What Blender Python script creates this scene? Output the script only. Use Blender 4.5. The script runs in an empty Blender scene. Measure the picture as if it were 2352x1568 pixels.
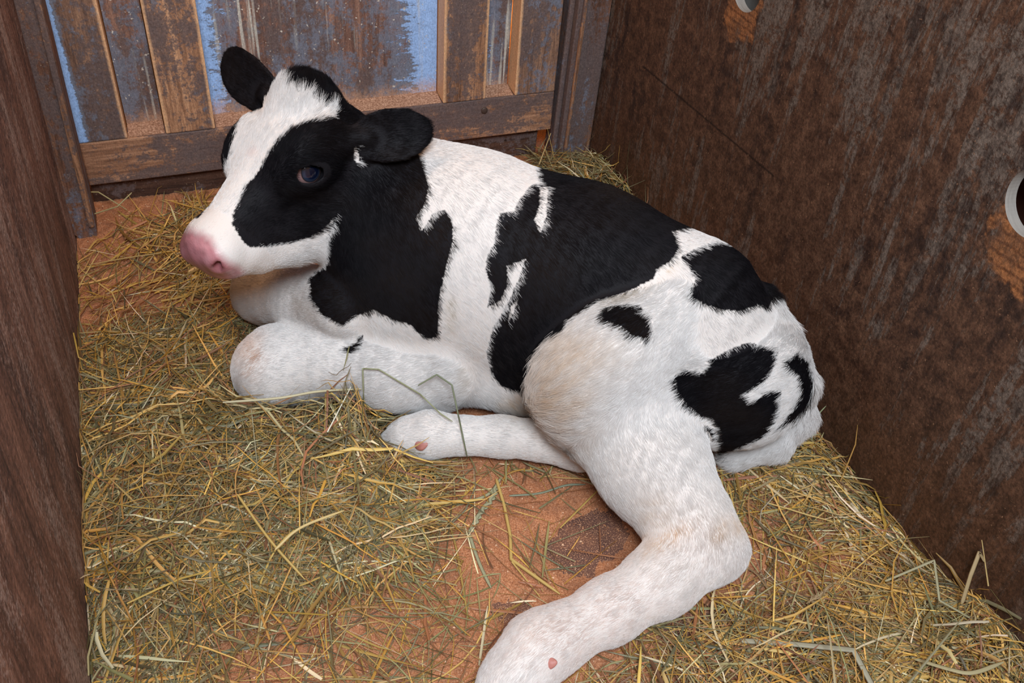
import bpy, bmesh, math, random
import numpy as np
from mathutils import Matrix, Vector

SC = bpy.context.scene
COL = SC.collection
rng = np.random.default_rng(7)
random.seed(7)

# ------------------------------------------------------------------ camera
CAM_H = 1.2
FPX = 2157.02                    # focal length in pixels of the 2352 px wide frame
RM = np.array([[0.93496952, -0.16357278, 0.31476332],
               [-0.34415046, -0.63335253, 0.69312699],
               [0.08597944, -0.75637855, -0.64845896]])   # image axes (right, down, forward) -> world
CAM = np.array([0, 0, CAM_H])
cd = bpy.data.cameras.new('camera'); cam = bpy.data.objects.new('camera', cd); COL.objects.link(cam)
cd.sensor_width = 36; cd.lens = FPX / 2352 * 36; cd.clip_start = 0.02
r_, u_, b_ = RM[:, 0], -RM[:, 1], -RM[:, 2]
cam.matrix_world = Matrix(((r_[0], u_[0], b_[0], 0), (r_[1], u_[1], b_[1], 0), (r_[2], u_[2], b_[2], CAM_H), (0, 0, 0, 1)))
SC.camera = cam

# ------------------------------------------------------------------ light
SC.view_settings.view_transform = 'Standard'; SC.view_settings.look = 'None'
SC.view_settings.gamma = 1; SC.view_settings.use_curve_mapping = False
SC.view_settings.exposure = 0.0
w = bpy.data.worlds.new('world'); SC.world = w; w.use_nodes = True
w.node_tree.nodes['Background'].inputs[0].default_value = (1.0, 0.60, 0.35, 1)
w.node_tree.nodes['Background'].inputs[1].default_value = 0.36


def area(name, loc, target, size, power, color, sy=None):
    l = bpy.data.lights.new(name, 'AREA'); l.energy = power; l.color = color; l.size = size
    if sy: l.shape = 'RECTANGLE'; l.size_y = sy
    o = bpy.data.objects.new(name, l); COL.objects.link(o); o.location = loc
    d = Vector(target) - Vector(loc); o.rotation_euler = d.to_track_quat('-Z', 'Y').to_euler()
    return o


area('daylight_over_stall_front', (-0.1, -0.5, 2.3), (0.45, 1.15, 0.1), 0.8, 72, (0.79, 0.90, 1.0), 0.7)
area('daylight_over_stall_side', (1.0, 0.2, 2.6), (0.4, 1.3, 0.1), 0.6, 13, (0.80, 0.90, 1.0))
pl = bpy.data.lights.new('added_warm_light', 'POINT'); pl.energy = 11; pl.color = (1, .55, .24); pl.shadow_soft_size = .12  # unseen warm light, added to warm and brighten the back of the stall
po = bpy.data.objects.new('added_warm_light', pl); COL.objects.link(po); po.location = (0.0, 1.62, 1.45)

try:
    SC.cycles.max_bounces = 5; SC.cycles.diffuse_bounces = 3; SC.cycles.glossy_bounces = 2
    SC.cycles.transparent_max_bounces = 4; SC.cycles.caustics_reflective = False; SC.cycles.caustics_refractive = False
    SC.cycles.use_denoising = True
    SC.cycles.use_adaptive_sampling = True; SC.cycles.adaptive_threshold = 0.03
except Exception:
    pass


# ------------------------------------------------------------------ helpers
def fl(x, y, z=0.0):
    """world point at height z seen at photograph pixel (x, y)"""
    d = RM @ np.array([x - 1176, y - 784, FPX]); t = (z - CAM_H) / d[2]
    return CAM + t * d


def proj(P):
    q = (P - CAM) @ RM
    return np.stack([q[..., 0] / q[..., 2] * FPX + 1176, q[..., 1] / q[..., 2] * FPX + 784], -1)


def dep(p):
    return float((np.asarray(p) - CAM) @ RM[:, 2])


def tag(o, label=None, cat=None, group=None, kind=None):
    if label: o['label'] = label
    if cat: o['category'] = cat
    if group: o['group'] = group
    if kind: o['kind'] = kind
    return o


def np_mesh(name, verts, faces, mats=(), smooth=False, colors=None, parent=None, midx=None):
    """faces: (n,k) int array"""
    verts = np.asarray(verts, np.float32); faces = np.asarray(faces, np.int32)
    me = bpy.data.meshes.new(name)
    n, k = faces.shape
    me.vertices.add(len(verts)); me.vertices.foreach_set('co', verts.ravel())
    me.loops.add(n * k); me.loops.foreach_set('vertex_index', faces.ravel())
    me.polygons.add(n); me.polygons.foreach_set('loop_start', np.arange(0, n * k, k, dtype=np.int32))
    me.update(calc_edges=True)
    if smooth: me.polygons.foreach_set('use_smooth', np.ones(n, bool))
    if colors is not None:
        a = me.color_attributes.new('Col', 'FLOAT_COLOR', 'POINT')
        c = np.ones((len(verts), 4), np.float32); c[:, :3] = colors; a.data.foreach_set('color', c.ravel())
    for m in mats: me.materials.append(m)
    if midx is not None: me.polygons.foreach_set('material_index', np.asarray(midx, np.int32))
    me.validate()
    o = bpy.data.objects.new(name, me); COL.objects.link(o)
    if parent: o.parent = parent
    return o


def bm_obj(name, bm, mat, parent=None, smooth=False):
    me = bpy.data.meshes.new(name); bm.normal_update(); bm.to_mesh(me); bm.free()
    if mat: me.materials.append(mat)
    if smooth:
        for p in me.polygons: p.use_smooth = True
    o = bpy.data.objects.new(name, me); COL.objects.link(o)
    if parent: o.parent = parent
    return o


def box(name, x0, x1, y0, y1, z0, z1, mat, parent=None, bev=0.003, sub=0):
    bm = bmesh.new(); bmesh.ops.create_cube(bm, size=1)
    for v in bm.verts:
        v.co = Vector(((x0 + x1) / 2 + v.co.x * (x1 - x0), (y0 + y1) / 2 + v.co.y * (y1 - y0), (z0 + z1) / 2 + v.co.z * (z1 - z0)))
    if bev: bmesh.ops.bevel(bm, geom=list(bm.edges), offset=bev, segments=2, affect='EDGES', profile=.6)
    return bm_obj(name, bm, mat, parent)


class NT:
    def __init__(s, name):
        s.m = bpy.data.materials.new(name); s.m.use_nodes = True
        s.t = s.m.node_tree; s.bsdf = s.t.nodes['Principled BSDF']

    def n(s, typ, **kw):
        nd = s.t.nodes.new(typ)
        for k, v in kw.items():
            if k.startswith('i_'): nd.inputs[k[2:].replace('_', ' ')].default_value = v
            else: setattr(nd, k, v)
        return nd

    def l(s, a, b): s.t.links.new(a, b)

    def coords(s, scale, kind='Object', rot=(0, 0, 0), loc=(0, 0, 0)):
        tc = s.n('ShaderNodeTexCoord'); mp = s.n('ShaderNodeMapping')
        mp.inputs['Scale'].default_value = scale; mp.inputs['Rotation'].default_value = rot; mp.inputs['Location'].default_value = loc
        s.l(tc.outputs[kind], mp.inputs['Vector']); return mp.outputs[0]

    def noise(s, vec, scale, detail=6, rough=.6, dist=0.0):
        nd = s.n('ShaderNodeTexNoise'); nd.inputs['Scale'].default_value = scale
        nd.inputs['Detail'].default_value = detail; nd.inputs['Roughness'].default_value = rough
        nd.inputs['Distortion'].default_value = dist
        s.l(vec, nd.inputs['Vector']); return nd.outputs[0]

    def ramp(s, fac, stops):
        r = s.n('ShaderNodeValToRGB'); e = r.color_ramp.elements
        while len(e) < len(stops): e.new(.5)
        for i, (p, c) in enumerate(stops):
            e[i].position = p; e[i].color = (c, c, c, 1) if not hasattr(c, '__len__') else (*c, 1)
        s.l(fac, r.inputs[0]); return r.outputs[0]

    def mix(s, f, a, b, mode='MIX'):
        m = s.n('ShaderNodeMix', data_type='RGBA', blend_type=mode)
        for sock, v in ((m.inputs[0], f), (m.inputs[6], a), (m.inputs[7], b)):
            if hasattr(v, 'is_output'): s.l(v, sock)
            elif hasattr(v, '__len__'): sock.default_value = (*v, 1)
            else: sock.default_value = v
        return m.outputs[2]

    def math(s, op, a, b=0.0):
        m = s.n('ShaderNodeMath', operation=op)
        for sock, v in ((m.inputs[0], a), (m.inputs[1], b)):
            if hasattr(v, 'is_output'): s.l(v, sock)
            else: sock.default_value = v
        return m.outputs[0]

    def gain(s, c, k):
        m = s.n('ShaderNodeVectorMath', operation='SCALE'); s.l(c, m.inputs[0]); m.inputs[3].default_value = k; return m.outputs[0]

    def bump(s, h, strength, dist=.005):
        b = s.n('ShaderNodeBump'); b.inputs['Strength'].default_value = strength; b.inputs['Distance'].default_value = dist
        s.l(h, b.inputs['Height']); s.l(b.outputs[0], s.bsdf.inputs['Normal'])

    def base(s, c, rough=.7, spec=.3):
        if hasattr(c, 'is_output'): s.l(c, s.bsdf.inputs['Base Color'])
        else: s.bsdf.inputs['Base Color'].default_value = (*c, 1)
        if hasattr(rough, 'is_output'): s.l(rough, s.bsdf.inputs['Roughness'])
        else: s.bsdf.inputs['Roughness'].default_value = rough
        s.bsdf.inputs['Specular IOR Level'].default_value = spec
        return s.m


# ------------------------------------------------------------------ wood materials
def old_wood(name, grain='z', wood=((.085, .042, .026), (.29, .145, .078), (.50, .28, .155)), crust=.5, wash=.3, blue=.2, seed=0.0, drips=0.0, edges=(), arris=()):
    """bare wood, dark grime crust, thin grey-blue wash and flaking bright blue paint; edges = [(x, width, gain)] keep paint along arrises"""
    s = NT(name)
    st = {'z': (1, 1, .07), 'x': (.07, 1, 1)}[grain]; s3 = {'z': (1, 1, .38), 'x': (.38, 1, 1)}[grain]
    L_ = (seed, seed * 1.7, seed * .6)
    v = s.coords(st, loc=L_); vi = s.coords((1, 1, 1), loc=L_); va = s.coords(s3, loc=L_)
    g1 = s.noise(v, 42, 8, .7, .8); g2 = s.noise(v, 230, 4, .65)
    g = s.math('ADD', s.math('MULTIPLY', g1, .65), s.math('MULTIPLY', g2, .35))
    c = s.ramp(g, [(.36, wood[0]), (.5, wood[1]), (.64, wood[2])])
    spk = s.noise(vi, 70, 8, .75); fine = s.noise(vi, 210, 4, .7)
    # grime crust in ragged islands
    k1 = s.math('ADD', s.math('MULTIPLY', s.noise(va, 9, 8, .7, .4), .62), s.math('MULTIPLY', spk, .38))
    t0 = .62 - crust * .26
    cm = s.ramp(k1, [(t0, 0.0), (t0 + .035, .85), (t0 + .12, 1.0)])
    cc = s.mix(fine, (.042, .028, .028), (.16, .115, .105))
    c = s.mix(cm, c, cc)
    tc = s.n('ShaderNodeTexCoord'); sx = s.n('ShaderNodeSeparateXYZ'); s.l(tc.outputs['Object'], sx.inputs[0])
    e_ = None
    for x0, wd, gain in edges:
        q = s.math('DIVIDE', s.math('ABSOLUTE', s.math('SUBTRACT', sx.outputs[0], x0)), wd)
        q = s.math('MULTIPLY', s.math('MAXIMUM', s.math('SUBTRACT', 1.0, q), 0.0), gain)
        e_ = q if e_ is None else s.math('MAXIMUM', e_, q)
    # thin wash
    k2 = s.math('ADD', s.math('MULTIPLY', s.noise(s.coords(s3, loc=(seed + 4, 1, 2)), 13, 9, .74), .6), s.math('MULTIPLY', spk, .4))
    if e_ is not None: k2 = s.math('ADD', k2, s.math('MULTIPLY', e_, .6))
    t1 = .64 - wash * .26
    wm = s.ramp(k2, [(t1, 0.0), (t1 + .05, .6), (t1 + .16, .85)])
    c = s.mix(wm, c, s.mix(fine, (.085, .095, .125), (.20, .235, .30)))
    # flaking paint, ragged across the board
    vx = s.coords((.32, 1, 1) if grain == 'z' else (1, 1, .4), loc=(seed + 8, 3, 5))
    k3 = s.math('ADD', s.math('MULTIPLY', s.noise(va, 6, 8, .7, .3), .5), s.math('MULTIPLY', s.noise(vx, 85, 7, .75), .5))
    if e_ is not None: k3 = s.math('ADD', k3, e_)
    t2 = .70 - blue * .28
    pm = s.ramp(k3, [(t2, 0.0), (t2 + .02, .8), (t2 + .10, 1.0)])
    c = s.mix(pm, c, s.mix(spk, (.17, .29, .52), (.33, .50, .80)))
    if drips:
        dm = s.ramp(s.noise(s.coords((1, 1, .03), loc=(seed + 9, 0, 0)), 85, 3, .5), [(.565, 0.0), (.64, 1.0)])
        dm = s.math('MULTIPLY', dm, s.ramp(s.noise(s.coords((1, 1, .25)), 9, 5, .65), [(.44, 0.0), (.60, drips)]))
        c = s.mix(dm, c, (.46, .44, .38))
        dots = s.ramp(s.noise(vi, 120, 2, .5), [(.69, 0.0), (.72, drips)])
        c = s.mix(dots, c, (.55, .50, .42))
    if drips:      # sawdust clinging to the foot of the panels
        zz = s.math('ADD', sx.outputs[2], s.math('MULTIPLY', s.math('SUBTRACT', k1, .5), .16))
        zz = s.math('ADD', zz, s.math('MULTIPLY', s.math('SUBTRACT', fine, .5), .09))
        dz = s.ramp(zz, [(.095, .95), (.150, 0.0)])
        c = s.mix(dz, c, s.mix(spk, (.26, .13, .075), (.60, .37, .24)))
    for x0 in arris:      # corners rubbed back to bare wood
        q = s.math('ABSOLUTE', s.math('SUBTRACT', sx.outputs[0], x0))
        q = s.math('ADD', q, s.math('MULTIPLY', s.math('SUBTRACT', k1, .5), .010))
        c = s.mix(s.ramp(q, [(.003, .9), (.0065, 0.0)]), c, (.62, .36, .19))
    grit = s.ramp(s.noise(s.coords((1, 1, .5)), 420, 3, .7), [(.35, .65), (.65, 1.0)])
    c = s.mix(1.0, c, grit, 'MULTIPLY'); c = s.gain(c, 1.75)
    dd = s.ramp(s.noise(vi, 240, 2, .5), [(.70, 0.0), (.73, .7)])
    c = s.mix(dd, c, (.45, .32, .22))
    s.base(c, .6, .35)
    h = s.math('ADD', s.math('MULTIPLY', g, .5), s.math('MULTIPLY', pm, .2)); h = s.math('ADD', h, s.math('MULTIPLY', spk, .5))
    s.bump(h, .8, .004)
    return s.m


M = {}
M['stile'] = old_wood('weathered_stile_wood', 'z', crust=.60, wash=.30, blue=.05, seed=1.3, arris=(.176, .279, .798, .903))
M['stile_dark'] = old_wood('dark_stile_wood', 'z', ((.06, .034, .026), (.19, .105, .068), (.36, .21, .125)), crust=.55, wash=.50, blue=.10, seed=4.1, edges=((.004, .024, .55),), arris=(.098, .978))
M['rail'] = old_wood('weathered_rail_wood', 'x', ((.075, .036, .024), (.24, .12, .068), (.42, .23, .135)), crust=.58, wash=.05, blue=.0, seed=2.2)
M['panel'] = old_wood('painted_panel_wood', 'z', ((.06, .034, .028), (.155, .08, .058), (.27, .15, .105)), crust=.58, wash=.60, blue=.12, seed=7.7, drips=.8,
                      edges=((.800, .16, .34), (.275, .09, .30), (.10, .03, .10)))
M['post'] = old_wood('dark_post_wood', 'z', ((.035, .018, .012), (.12, .055, .034), (.24, .12, .07)), crust=.6, wash=.42, blue=.12, seed=3.4)
M['kick'] = old_wood('dark_kickboard_wood', 'x', ((.02, .01, .007), (.06, .028, .018), (.10, .05, .032)), crust=.4, wash=.0, blue=.0, seed=8.8)


def left_wall_mat():
    s = NT('rough_brown_partition_wood')
    v = s.coords((1, .5, .07), rot=(math.radians(-3), 0, 0)); vi = s.coords((1, 1, 1))
    g1 = s.noise(v, 55, 8, .7, .8); g2 = s.noise(v, 260, 4, .7)
    g = s.math('ADD', s.math('MULTIPLY', g1, .65), s.math('MULTIPLY', g2, .35))
    c = s.ramp(g, [(.36, (.055, .030, .026)), (.5, (.17, .088, .066)), (.66, (.33, .19, .145))])
    pv = s.coords((1, 1, .16)); pm = s.ramp(s.noise(pv, 13, 9, .7), [(.56, 0.0), (.66, .55)])
    c = s.mix(pm, c, (.27, .19, .165))
    kn = s.ramp(s.math('ADD', s.math('MULTIPLY', s.noise(s.coords((1, .45, .16)), 11, 9, .75), .6), s.math('MULTIPLY', s.noise(s.coords((1, .4, 1)), 90, 5, .75), .4)), [(.42, .8), (.50, 0.0)])
    c = s.mix(kn, c, (.05, .030, .030))
    dd = s.ramp(s.noise(vi, 190, 2, .5), [(.70, 0.0), (.73, .6)]); c = s.mix(dd, c, (.35, .2, .13))
    wv_ = s.ramp(s.math('ADD', s.math('MULTIPLY', s.noise(s.coords((1, .4, .14), loc=(3, 1, 2)), 26, 8, .75), .6), s.math('MULTIPLY', s.noise(vi, 150, 4, .7), .4)), [(.51, 0.0), (.58, .65)])
    c = s.mix(wv_, c, (.40, .31, .28))
    grit = s.ramp(s.noise(s.coords((1, .4, .5)), 260, 4, .75), [(.38, .5), (.62, 1.0)])
    c = s.mix(1.0, c, grit, 'MULTIPLY')
    c = s.gain(c, 1.9)
    s.base(c, .65, .3); s.bump(s.math('ADD', g, s.noise(vi, 150, 5, .7)), 1.0, .005); return s.m


def right_wall_mat():
    s = NT('grimy_plywood')
    v = s.coords((1, 1, .10)); vi = s.coords((1, 1, 1)); v2 = s.coords((1, 1, .28))
    big = s.noise(v2, 8, 10, .74, .3); st = s.noise(v, 26, 7, .7, .5); fine = s.noise(vi, 120, 5, .75); sp = s.noise(vi, 38, 8, .72)
    fib = s.noise(s.coords((1, .1, 1)), 120, 3, .6)
    br = s.ramp(sp, [(.34, (.035, .017, .012)), (.5, (.088, .043, .026)), (.66, (.16, .082, .048))])
    br = s.mix(s.math('MULTIPLY', fib, .35), br, (.12, .062, .036))
    grey = s.mix(fine, (.12, .093, .075), (.21, .175, .15))
    k = s.math('ADD', s.math('MULTIPLY', big, .60), s.math('MULTIPLY', st, .40))
    pm = s.ramp(k, [(.525, 0.0), (.545, .80), (.64, 1.0)])
    pm = s.math('MULTIPLY', pm, s.ramp(s.noise(vi, 75, 6, .75), [(.40, 0.0), (.52, 1.0)]))
    c = s.mix(pm, br, grey)
    dk = s.ramp(s.math('ADD', s.math('MULTIPLY', s.noise(v, 15, 6, .65), .6), s.math('MULTIPLY', sp, .4)), [(.41, .85), (.50, 0.0)])
    c = s.mix(dk, c, (.030, .017, .014))
    # warm stained lower part of the sheet
    tc = s.n('ShaderNodeTexCoord'); sx = s.n('ShaderNodeSeparateXYZ'); s.l(tc.outputs['Object'], sx.inputs[0])
    low = s.ramp(s.math('ADD', sx.outputs[2], s.math('MULTIPLY', s.noise(vi, 5, 4, .6), .25)), [(.18, .55), (.40, 0.0)])
    c = s.mix(low, c, (.105, .042, .018))
    # bare orange ply round each drilled hole
    for (hy, hz, ry, rz) in ((1.430, .590, .062, .075), (.690, .575, .075, .09)):
        a = s.math('DIVIDE', s.math('SUBTRACT', sx.outputs[1], hy), ry); b = s.math('DIVIDE', s.math('SUBTRACT', sx.outputs[2], hz), rz)
        rr = s.math('SQRT', s.math('ADD', s.math('MULTIPLY', a, a), s.math('MULTIPLY', b, b)))
        rr = s.math('ADD', rr, s.math('MULTIPLY', s.math('SUBTRACT', s.noise(vi, 30, 4, .6), .5), 1.3))
        mk = s.ramp(rr, [(.80, 1.0), (.95, 0.0)])
        wv = s.n('ShaderNodeTexWave', bands_direction='Z'); wv.inputs['Scale'].default_value = 22; wv.inputs['Distortion'].default_value = 5; wv.inputs['Detail Scale'].default_value = .6
        s.l(vi, wv.inputs['Vector'])
        oc = s.mix(s.ramp(wv.outputs['Fac'], [(.0, 0.0), (.35, 1.0)]), (.20, .075, .028), (.36, .15, .058))
        oc = s.mix(s.ramp(sp, [(.42, .0), (.6, .6)]), oc, (.12, .06, .035))
        c = s.mix(mk, c, oc)
    # hairline crack running along the sheet
    cz = s.math('SUBTRACT', sx.outputs[2], s.math('ADD', .428, s.math('MULTIPLY', sx.outputs[1], -.0555)))
    cz = s.math('ADD', cz, s.math('MULTIPLY', s.math('SUBTRACT', s.noise(vi, 60, 3, .6), .5), .004))
    ln = s.ramp(s.math('ABSOLUTE', cz), [(.0, .9), (.0009, 0.0)])
    inr = s.math('MULTIPLY', s.math('GREATER_THAN', sx.outputs[1], 1.21), s.math('LESS_THAN', sx.outputs[1], 1.74))
    c = s.mix(s.math('MULTIPLY', ln, inr), c, (.008, .004, .003))
    grit = s.ramp(s.noise(s.coords((1, .8, .6)), 260, 4, .8), [(.40, .45), (.60, 1.0)])
    c = s.mix(1.0, c, grit, 'MULTIPLY')
    dd = s.ramp(s.noise(vi, 200, 2, .5), [(.71, 0.0), (.74, .6)]); c = s.mix(dd, c, (.30, .17, .10))
    c = s.gain(c, 1.25)
    s.base(c, s.ramp(sp, [(.3, .42), (.7, .7)]), .4)
    s.bump(s.math('ADD', s.math('ADD', s.math('MULTIPLY', sp, .5), s.math('MULTIPLY', fine, .35)), s.math('MULTIPLY', pm, .15)), .9, .005)
    return s.m


sD = NT('sawdust_covered_ledge'); M['dusty'] = sD.base(sD.ramp(sD.noise(sD.coords((1, 1, 1)), 260, 4, .75), [(.35, (.20, .10, .06)), (.5, (.40, .22, .14)), (.65, (.66, .42, .29))]), .85, .2)
M['left'] = left_wall_mat(); M['right'] = right_wall_mat()
sE = NT('grey_ply_edge'); M['edge'] = sE.base(sE.mix(sE.noise(sE.coords((8, 1, 1)), 40), (.22, .20, .18), (.42, .38, .34)), .8)
sO = NT('raw_orange_board'); M['orange'] = sO.base(sO.mix(sO.noise(sO.coords((1, 1, .1)), 50), (.5, .2, .05), (.75, .36, .1)), .7)
sI = NT('rusty_bolt_iron'); M['iron'] = sI.base(sI.mix(sI.noise(sI.coords((1, 1, 1)), 300), (.03, .025, .025), (.12, .07, .05)), .5)
sB = NT('red_brown_boards'); M['redboard'] = sB.base(sB.mix(sB.noise(sB.coords((1, 1, .1)), 40), (.10, .03, .02), (.22, .075, .05)), .7)

# ------------------------------------------------------------------ setting
XL, XR, YB = -0.2, 1.032, 1.945
# floor slab
box('floor', XL - .6, XR + .6, -.6, YB + .5, -.06, -.012, M['kick'], bev=0)['kind'] = 'structure'
# left partition
lw = box('wall_left', XL - .04, XL, -.35, 1.815, -.02, 1.25, M['left'], bev=.004); lw['kind'] = 'structure'
# post between the left partition and the old door, its foot worn to a blunt tip
bm = bmesh.new()
prof = [(-.262, .03), (-.225, .030), (-.200, .012), (-.182, -.012), (-.166, -.012), (-.157, .012), (-.157, 1.25), (-.262, 1.25)]
prof = [(x, max(z, -.012)) for x, z in prof]
vs0 = [bm.verts.new((x, 1.822, z)) for x, z in prof]; vs1 = [bm.verts.new((x, 1.90, z)) for x, z in prof]
bm.faces.new(vs0); bm.faces.new(vs1[::-1])
for i in range(len(prof)): bm.faces.new([vs0[i], vs1[i], vs1[(i + 1) % len(prof)], vs0[(i + 1) % len(prof)]][::-1])
bmesh.ops.recalc_face_normals(bm, faces=bm.faces)
pk = bm_obj('trim_1', bm, M['post']); pk['kind'] = 'structure'
box('post_bead', -.170, -.158, 1.815, 1.83, .03, 1.25, M['stile'], pk, bev=.003)

# old panelled door closing the back
door = bpy.data.objects.new('door_1', None); COL.objects.link(door); door['kind'] = 'structure'
door.location = (-.16, YB, .055); door.rotation_euler = (0, math.radians(-1.35), 0)


def dbox(name, x0, x1, z0, z1, y0, y1, mat, bev=.003):
    return box(name, x0 + .16, x1 + .16, y0, y1, z0 - .055, z1 - .055, mat, door, bev)


dbox('rail', -.16, .922, .055, .157, -.003, .05, M['rail'])
dbox('stile', -.16, -.062, .158, 1.25, -.004, .05, M['stile_dark'])
dbox('stile', .016, .119, .158, 1.25, -.004, .05, M['stile'])
dbox('stile', .638, .743, .158, 1.25, -.004, .05, M['stile'])
dbox('stile', .818, .922, .158, 1.25, -.004, .05, M['stile_dark'])
for x0, x1 in ((-.06, .014), (.121, .636), (.745, .816)):
    dbox('panel', x0, x1, .15, 1.25, .046, .056, M['panel'], 0)
    # sloping moulding at the foot of the panel
    bm = bmesh.new()
    a = [bm.verts.new((x + .16, y, z - .055)) for x in (x0, x1) for y, z in ((.002, .1575), (.046, .1665), (.046, .1565))]
    bm.faces.new((a[0], a[3], a[4], a[1])); bm.faces.new((a[0], a[1], a[2])); bm.faces.new((a[3], a[5], a[4])); bm.faces.new((a[1], a[4], a[5], a[2])); bm.faces.new((a[0], a[2], a[5], a[3]))
    bmesh.ops.recalc_face_normals(bm, faces=bm.faces)
    bm_obj('panel_ledge', bm, M['dusty'], door)
bm = bmesh.new(); bmesh.ops.create_uvsphere(bm, u_segments=20, v_segments=10, radius=.0085)
for v in bm.verts: v.co.y *= .45
for v in bm.verts: v.co += Vector((.742 + .16, -.004, .128 - .055))
bm_obj('bolt', bm, M['iron'], door, True)
# board below the door and the outer wall beyond it
box('baseboard_back', -.16, .897, YB + .018, YB + .045, -.012, .105, M['kick']).__setitem__('kind', 'structure')
box('wall_back', -.30, 1.25, YB + .16, YB + .18, -.012, 1.3, M['orange']).__setitem__('kind', 'structure')
gl = bpy.data.lights.new('lamp_beyond_door', 'POINT'); gl.energy = 1.2; gl.color = (1, .5, .16); gl.shadow_soft_size = .03
go = bpy.data.objects.new('lamp_beyond_door', gl); COL.objects.link(go); go.location = (.93, YB + .10, .30)
# door post on the right
rp = box('trim_2', .945, 1.030, YB - .02, YB + .045, -.012, 1.25, M['post']); rp['kind'] = 'structure'
box('post_bead', .931, .9445, YB - .004, YB + .045, -.01, 1.25, M['post'], rp, .004)
box('post_bead', .955, .964, YB - .030, YB - .0205, -.01, 1.25, M['stile'], rp, .004)

box('light_leak_strip', .905, .944, YB + .052, YB + .07, .12, 1.25, M['kick'], rp, .0)  # strip added to block light leaking between door and post, open only at the foot
# plywood sheet on the right, two round holes sawn through
from mathutils.geometry import tessellate_polygon
outer = [(-.35, -.015), (YB + .03, -.015), (YB + .03, 1.25), (-.35, 1.25)]
HOLES = [(1.428, .625, .045), (.713, .612, .047)]
loops = [[Vector((0, y, z)) for y, z in outer]]
for hy, hz, hr in HOLES: loops.append([Vector((0, hy + hr * math.cos(2 * math.pi * k / 56), hz + hr * math.sin(2 * math.pi * k / 56))) for k in range(56)][::-1])
tri = tessellate_polygon(loops); flat = [v for lp in loops for v in lp]; N0 = len(flat)
TH = .019
bm = bmesh.new()
fr = [bm.verts.new((XR, v.y, v.z)) for v in flat]; bk = [bm.verts.new((XR + TH, v.y, v.z)) for v in flat]
for a, b, c in tri:
    for ring, o in ((fr, 0), (bk, 1)):
        try: bm.faces.new((ring[a], ring[b], ring[c]))
        except ValueError: pass
i0 = 0
for li, lp in enumerate(loops):
    for k in range(len(lp)):
        a, b = i0 + k, i0 + (k + 1) % len(lp)
        f = bm.faces.new((fr[a], fr[b], bk[b], bk[a])); f.material_index = 1 if li else 0
    i0 += len(lp)
bmesh.ops.recalc_face_normals(bm, faces=bm.faces)
rw = bm_obj('wall_right', bm, M['right']); rw.data.materials.append(M['edge']); rw['kind'] = 'structure'
box('wall_outer', XR + .12, XR + .14, -.35, 1.15, -.012, 1.25, M['redboard']).__setitem__('kind', 'structure')
box('wall_outer', XR + .06, XR + .08, 1.152, YB + .1, -.012, 1.0, M['edge']).__setitem__('kind', 'structure')


# ------------------------------------------------------------------ calf: distance field -> one continuous skin
def in_poly(P, poly):
    x, y = P[:, 0], P[:, 1]; poly = np.asarray(poly, float); ins = np.zeros(len(P), bool)
    x0, y0 = poly[-1]
    for x1, y1 in poly:
        c = ((y1 > y) != (y0 > y)) & (x < (x0 - x1) * (y - y1) / (y0 - y1 + 1e-12) + x1)
        ins ^= c; x0, y0 = x1, y1
    return ins


GH = 0.003
G0 = np.array([-.04, .26, -.03]); G1 = np.array([1.032, 1.66, .68])
GN = np.ceil((G1 - G0) / GH).astype(int) + 1


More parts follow.
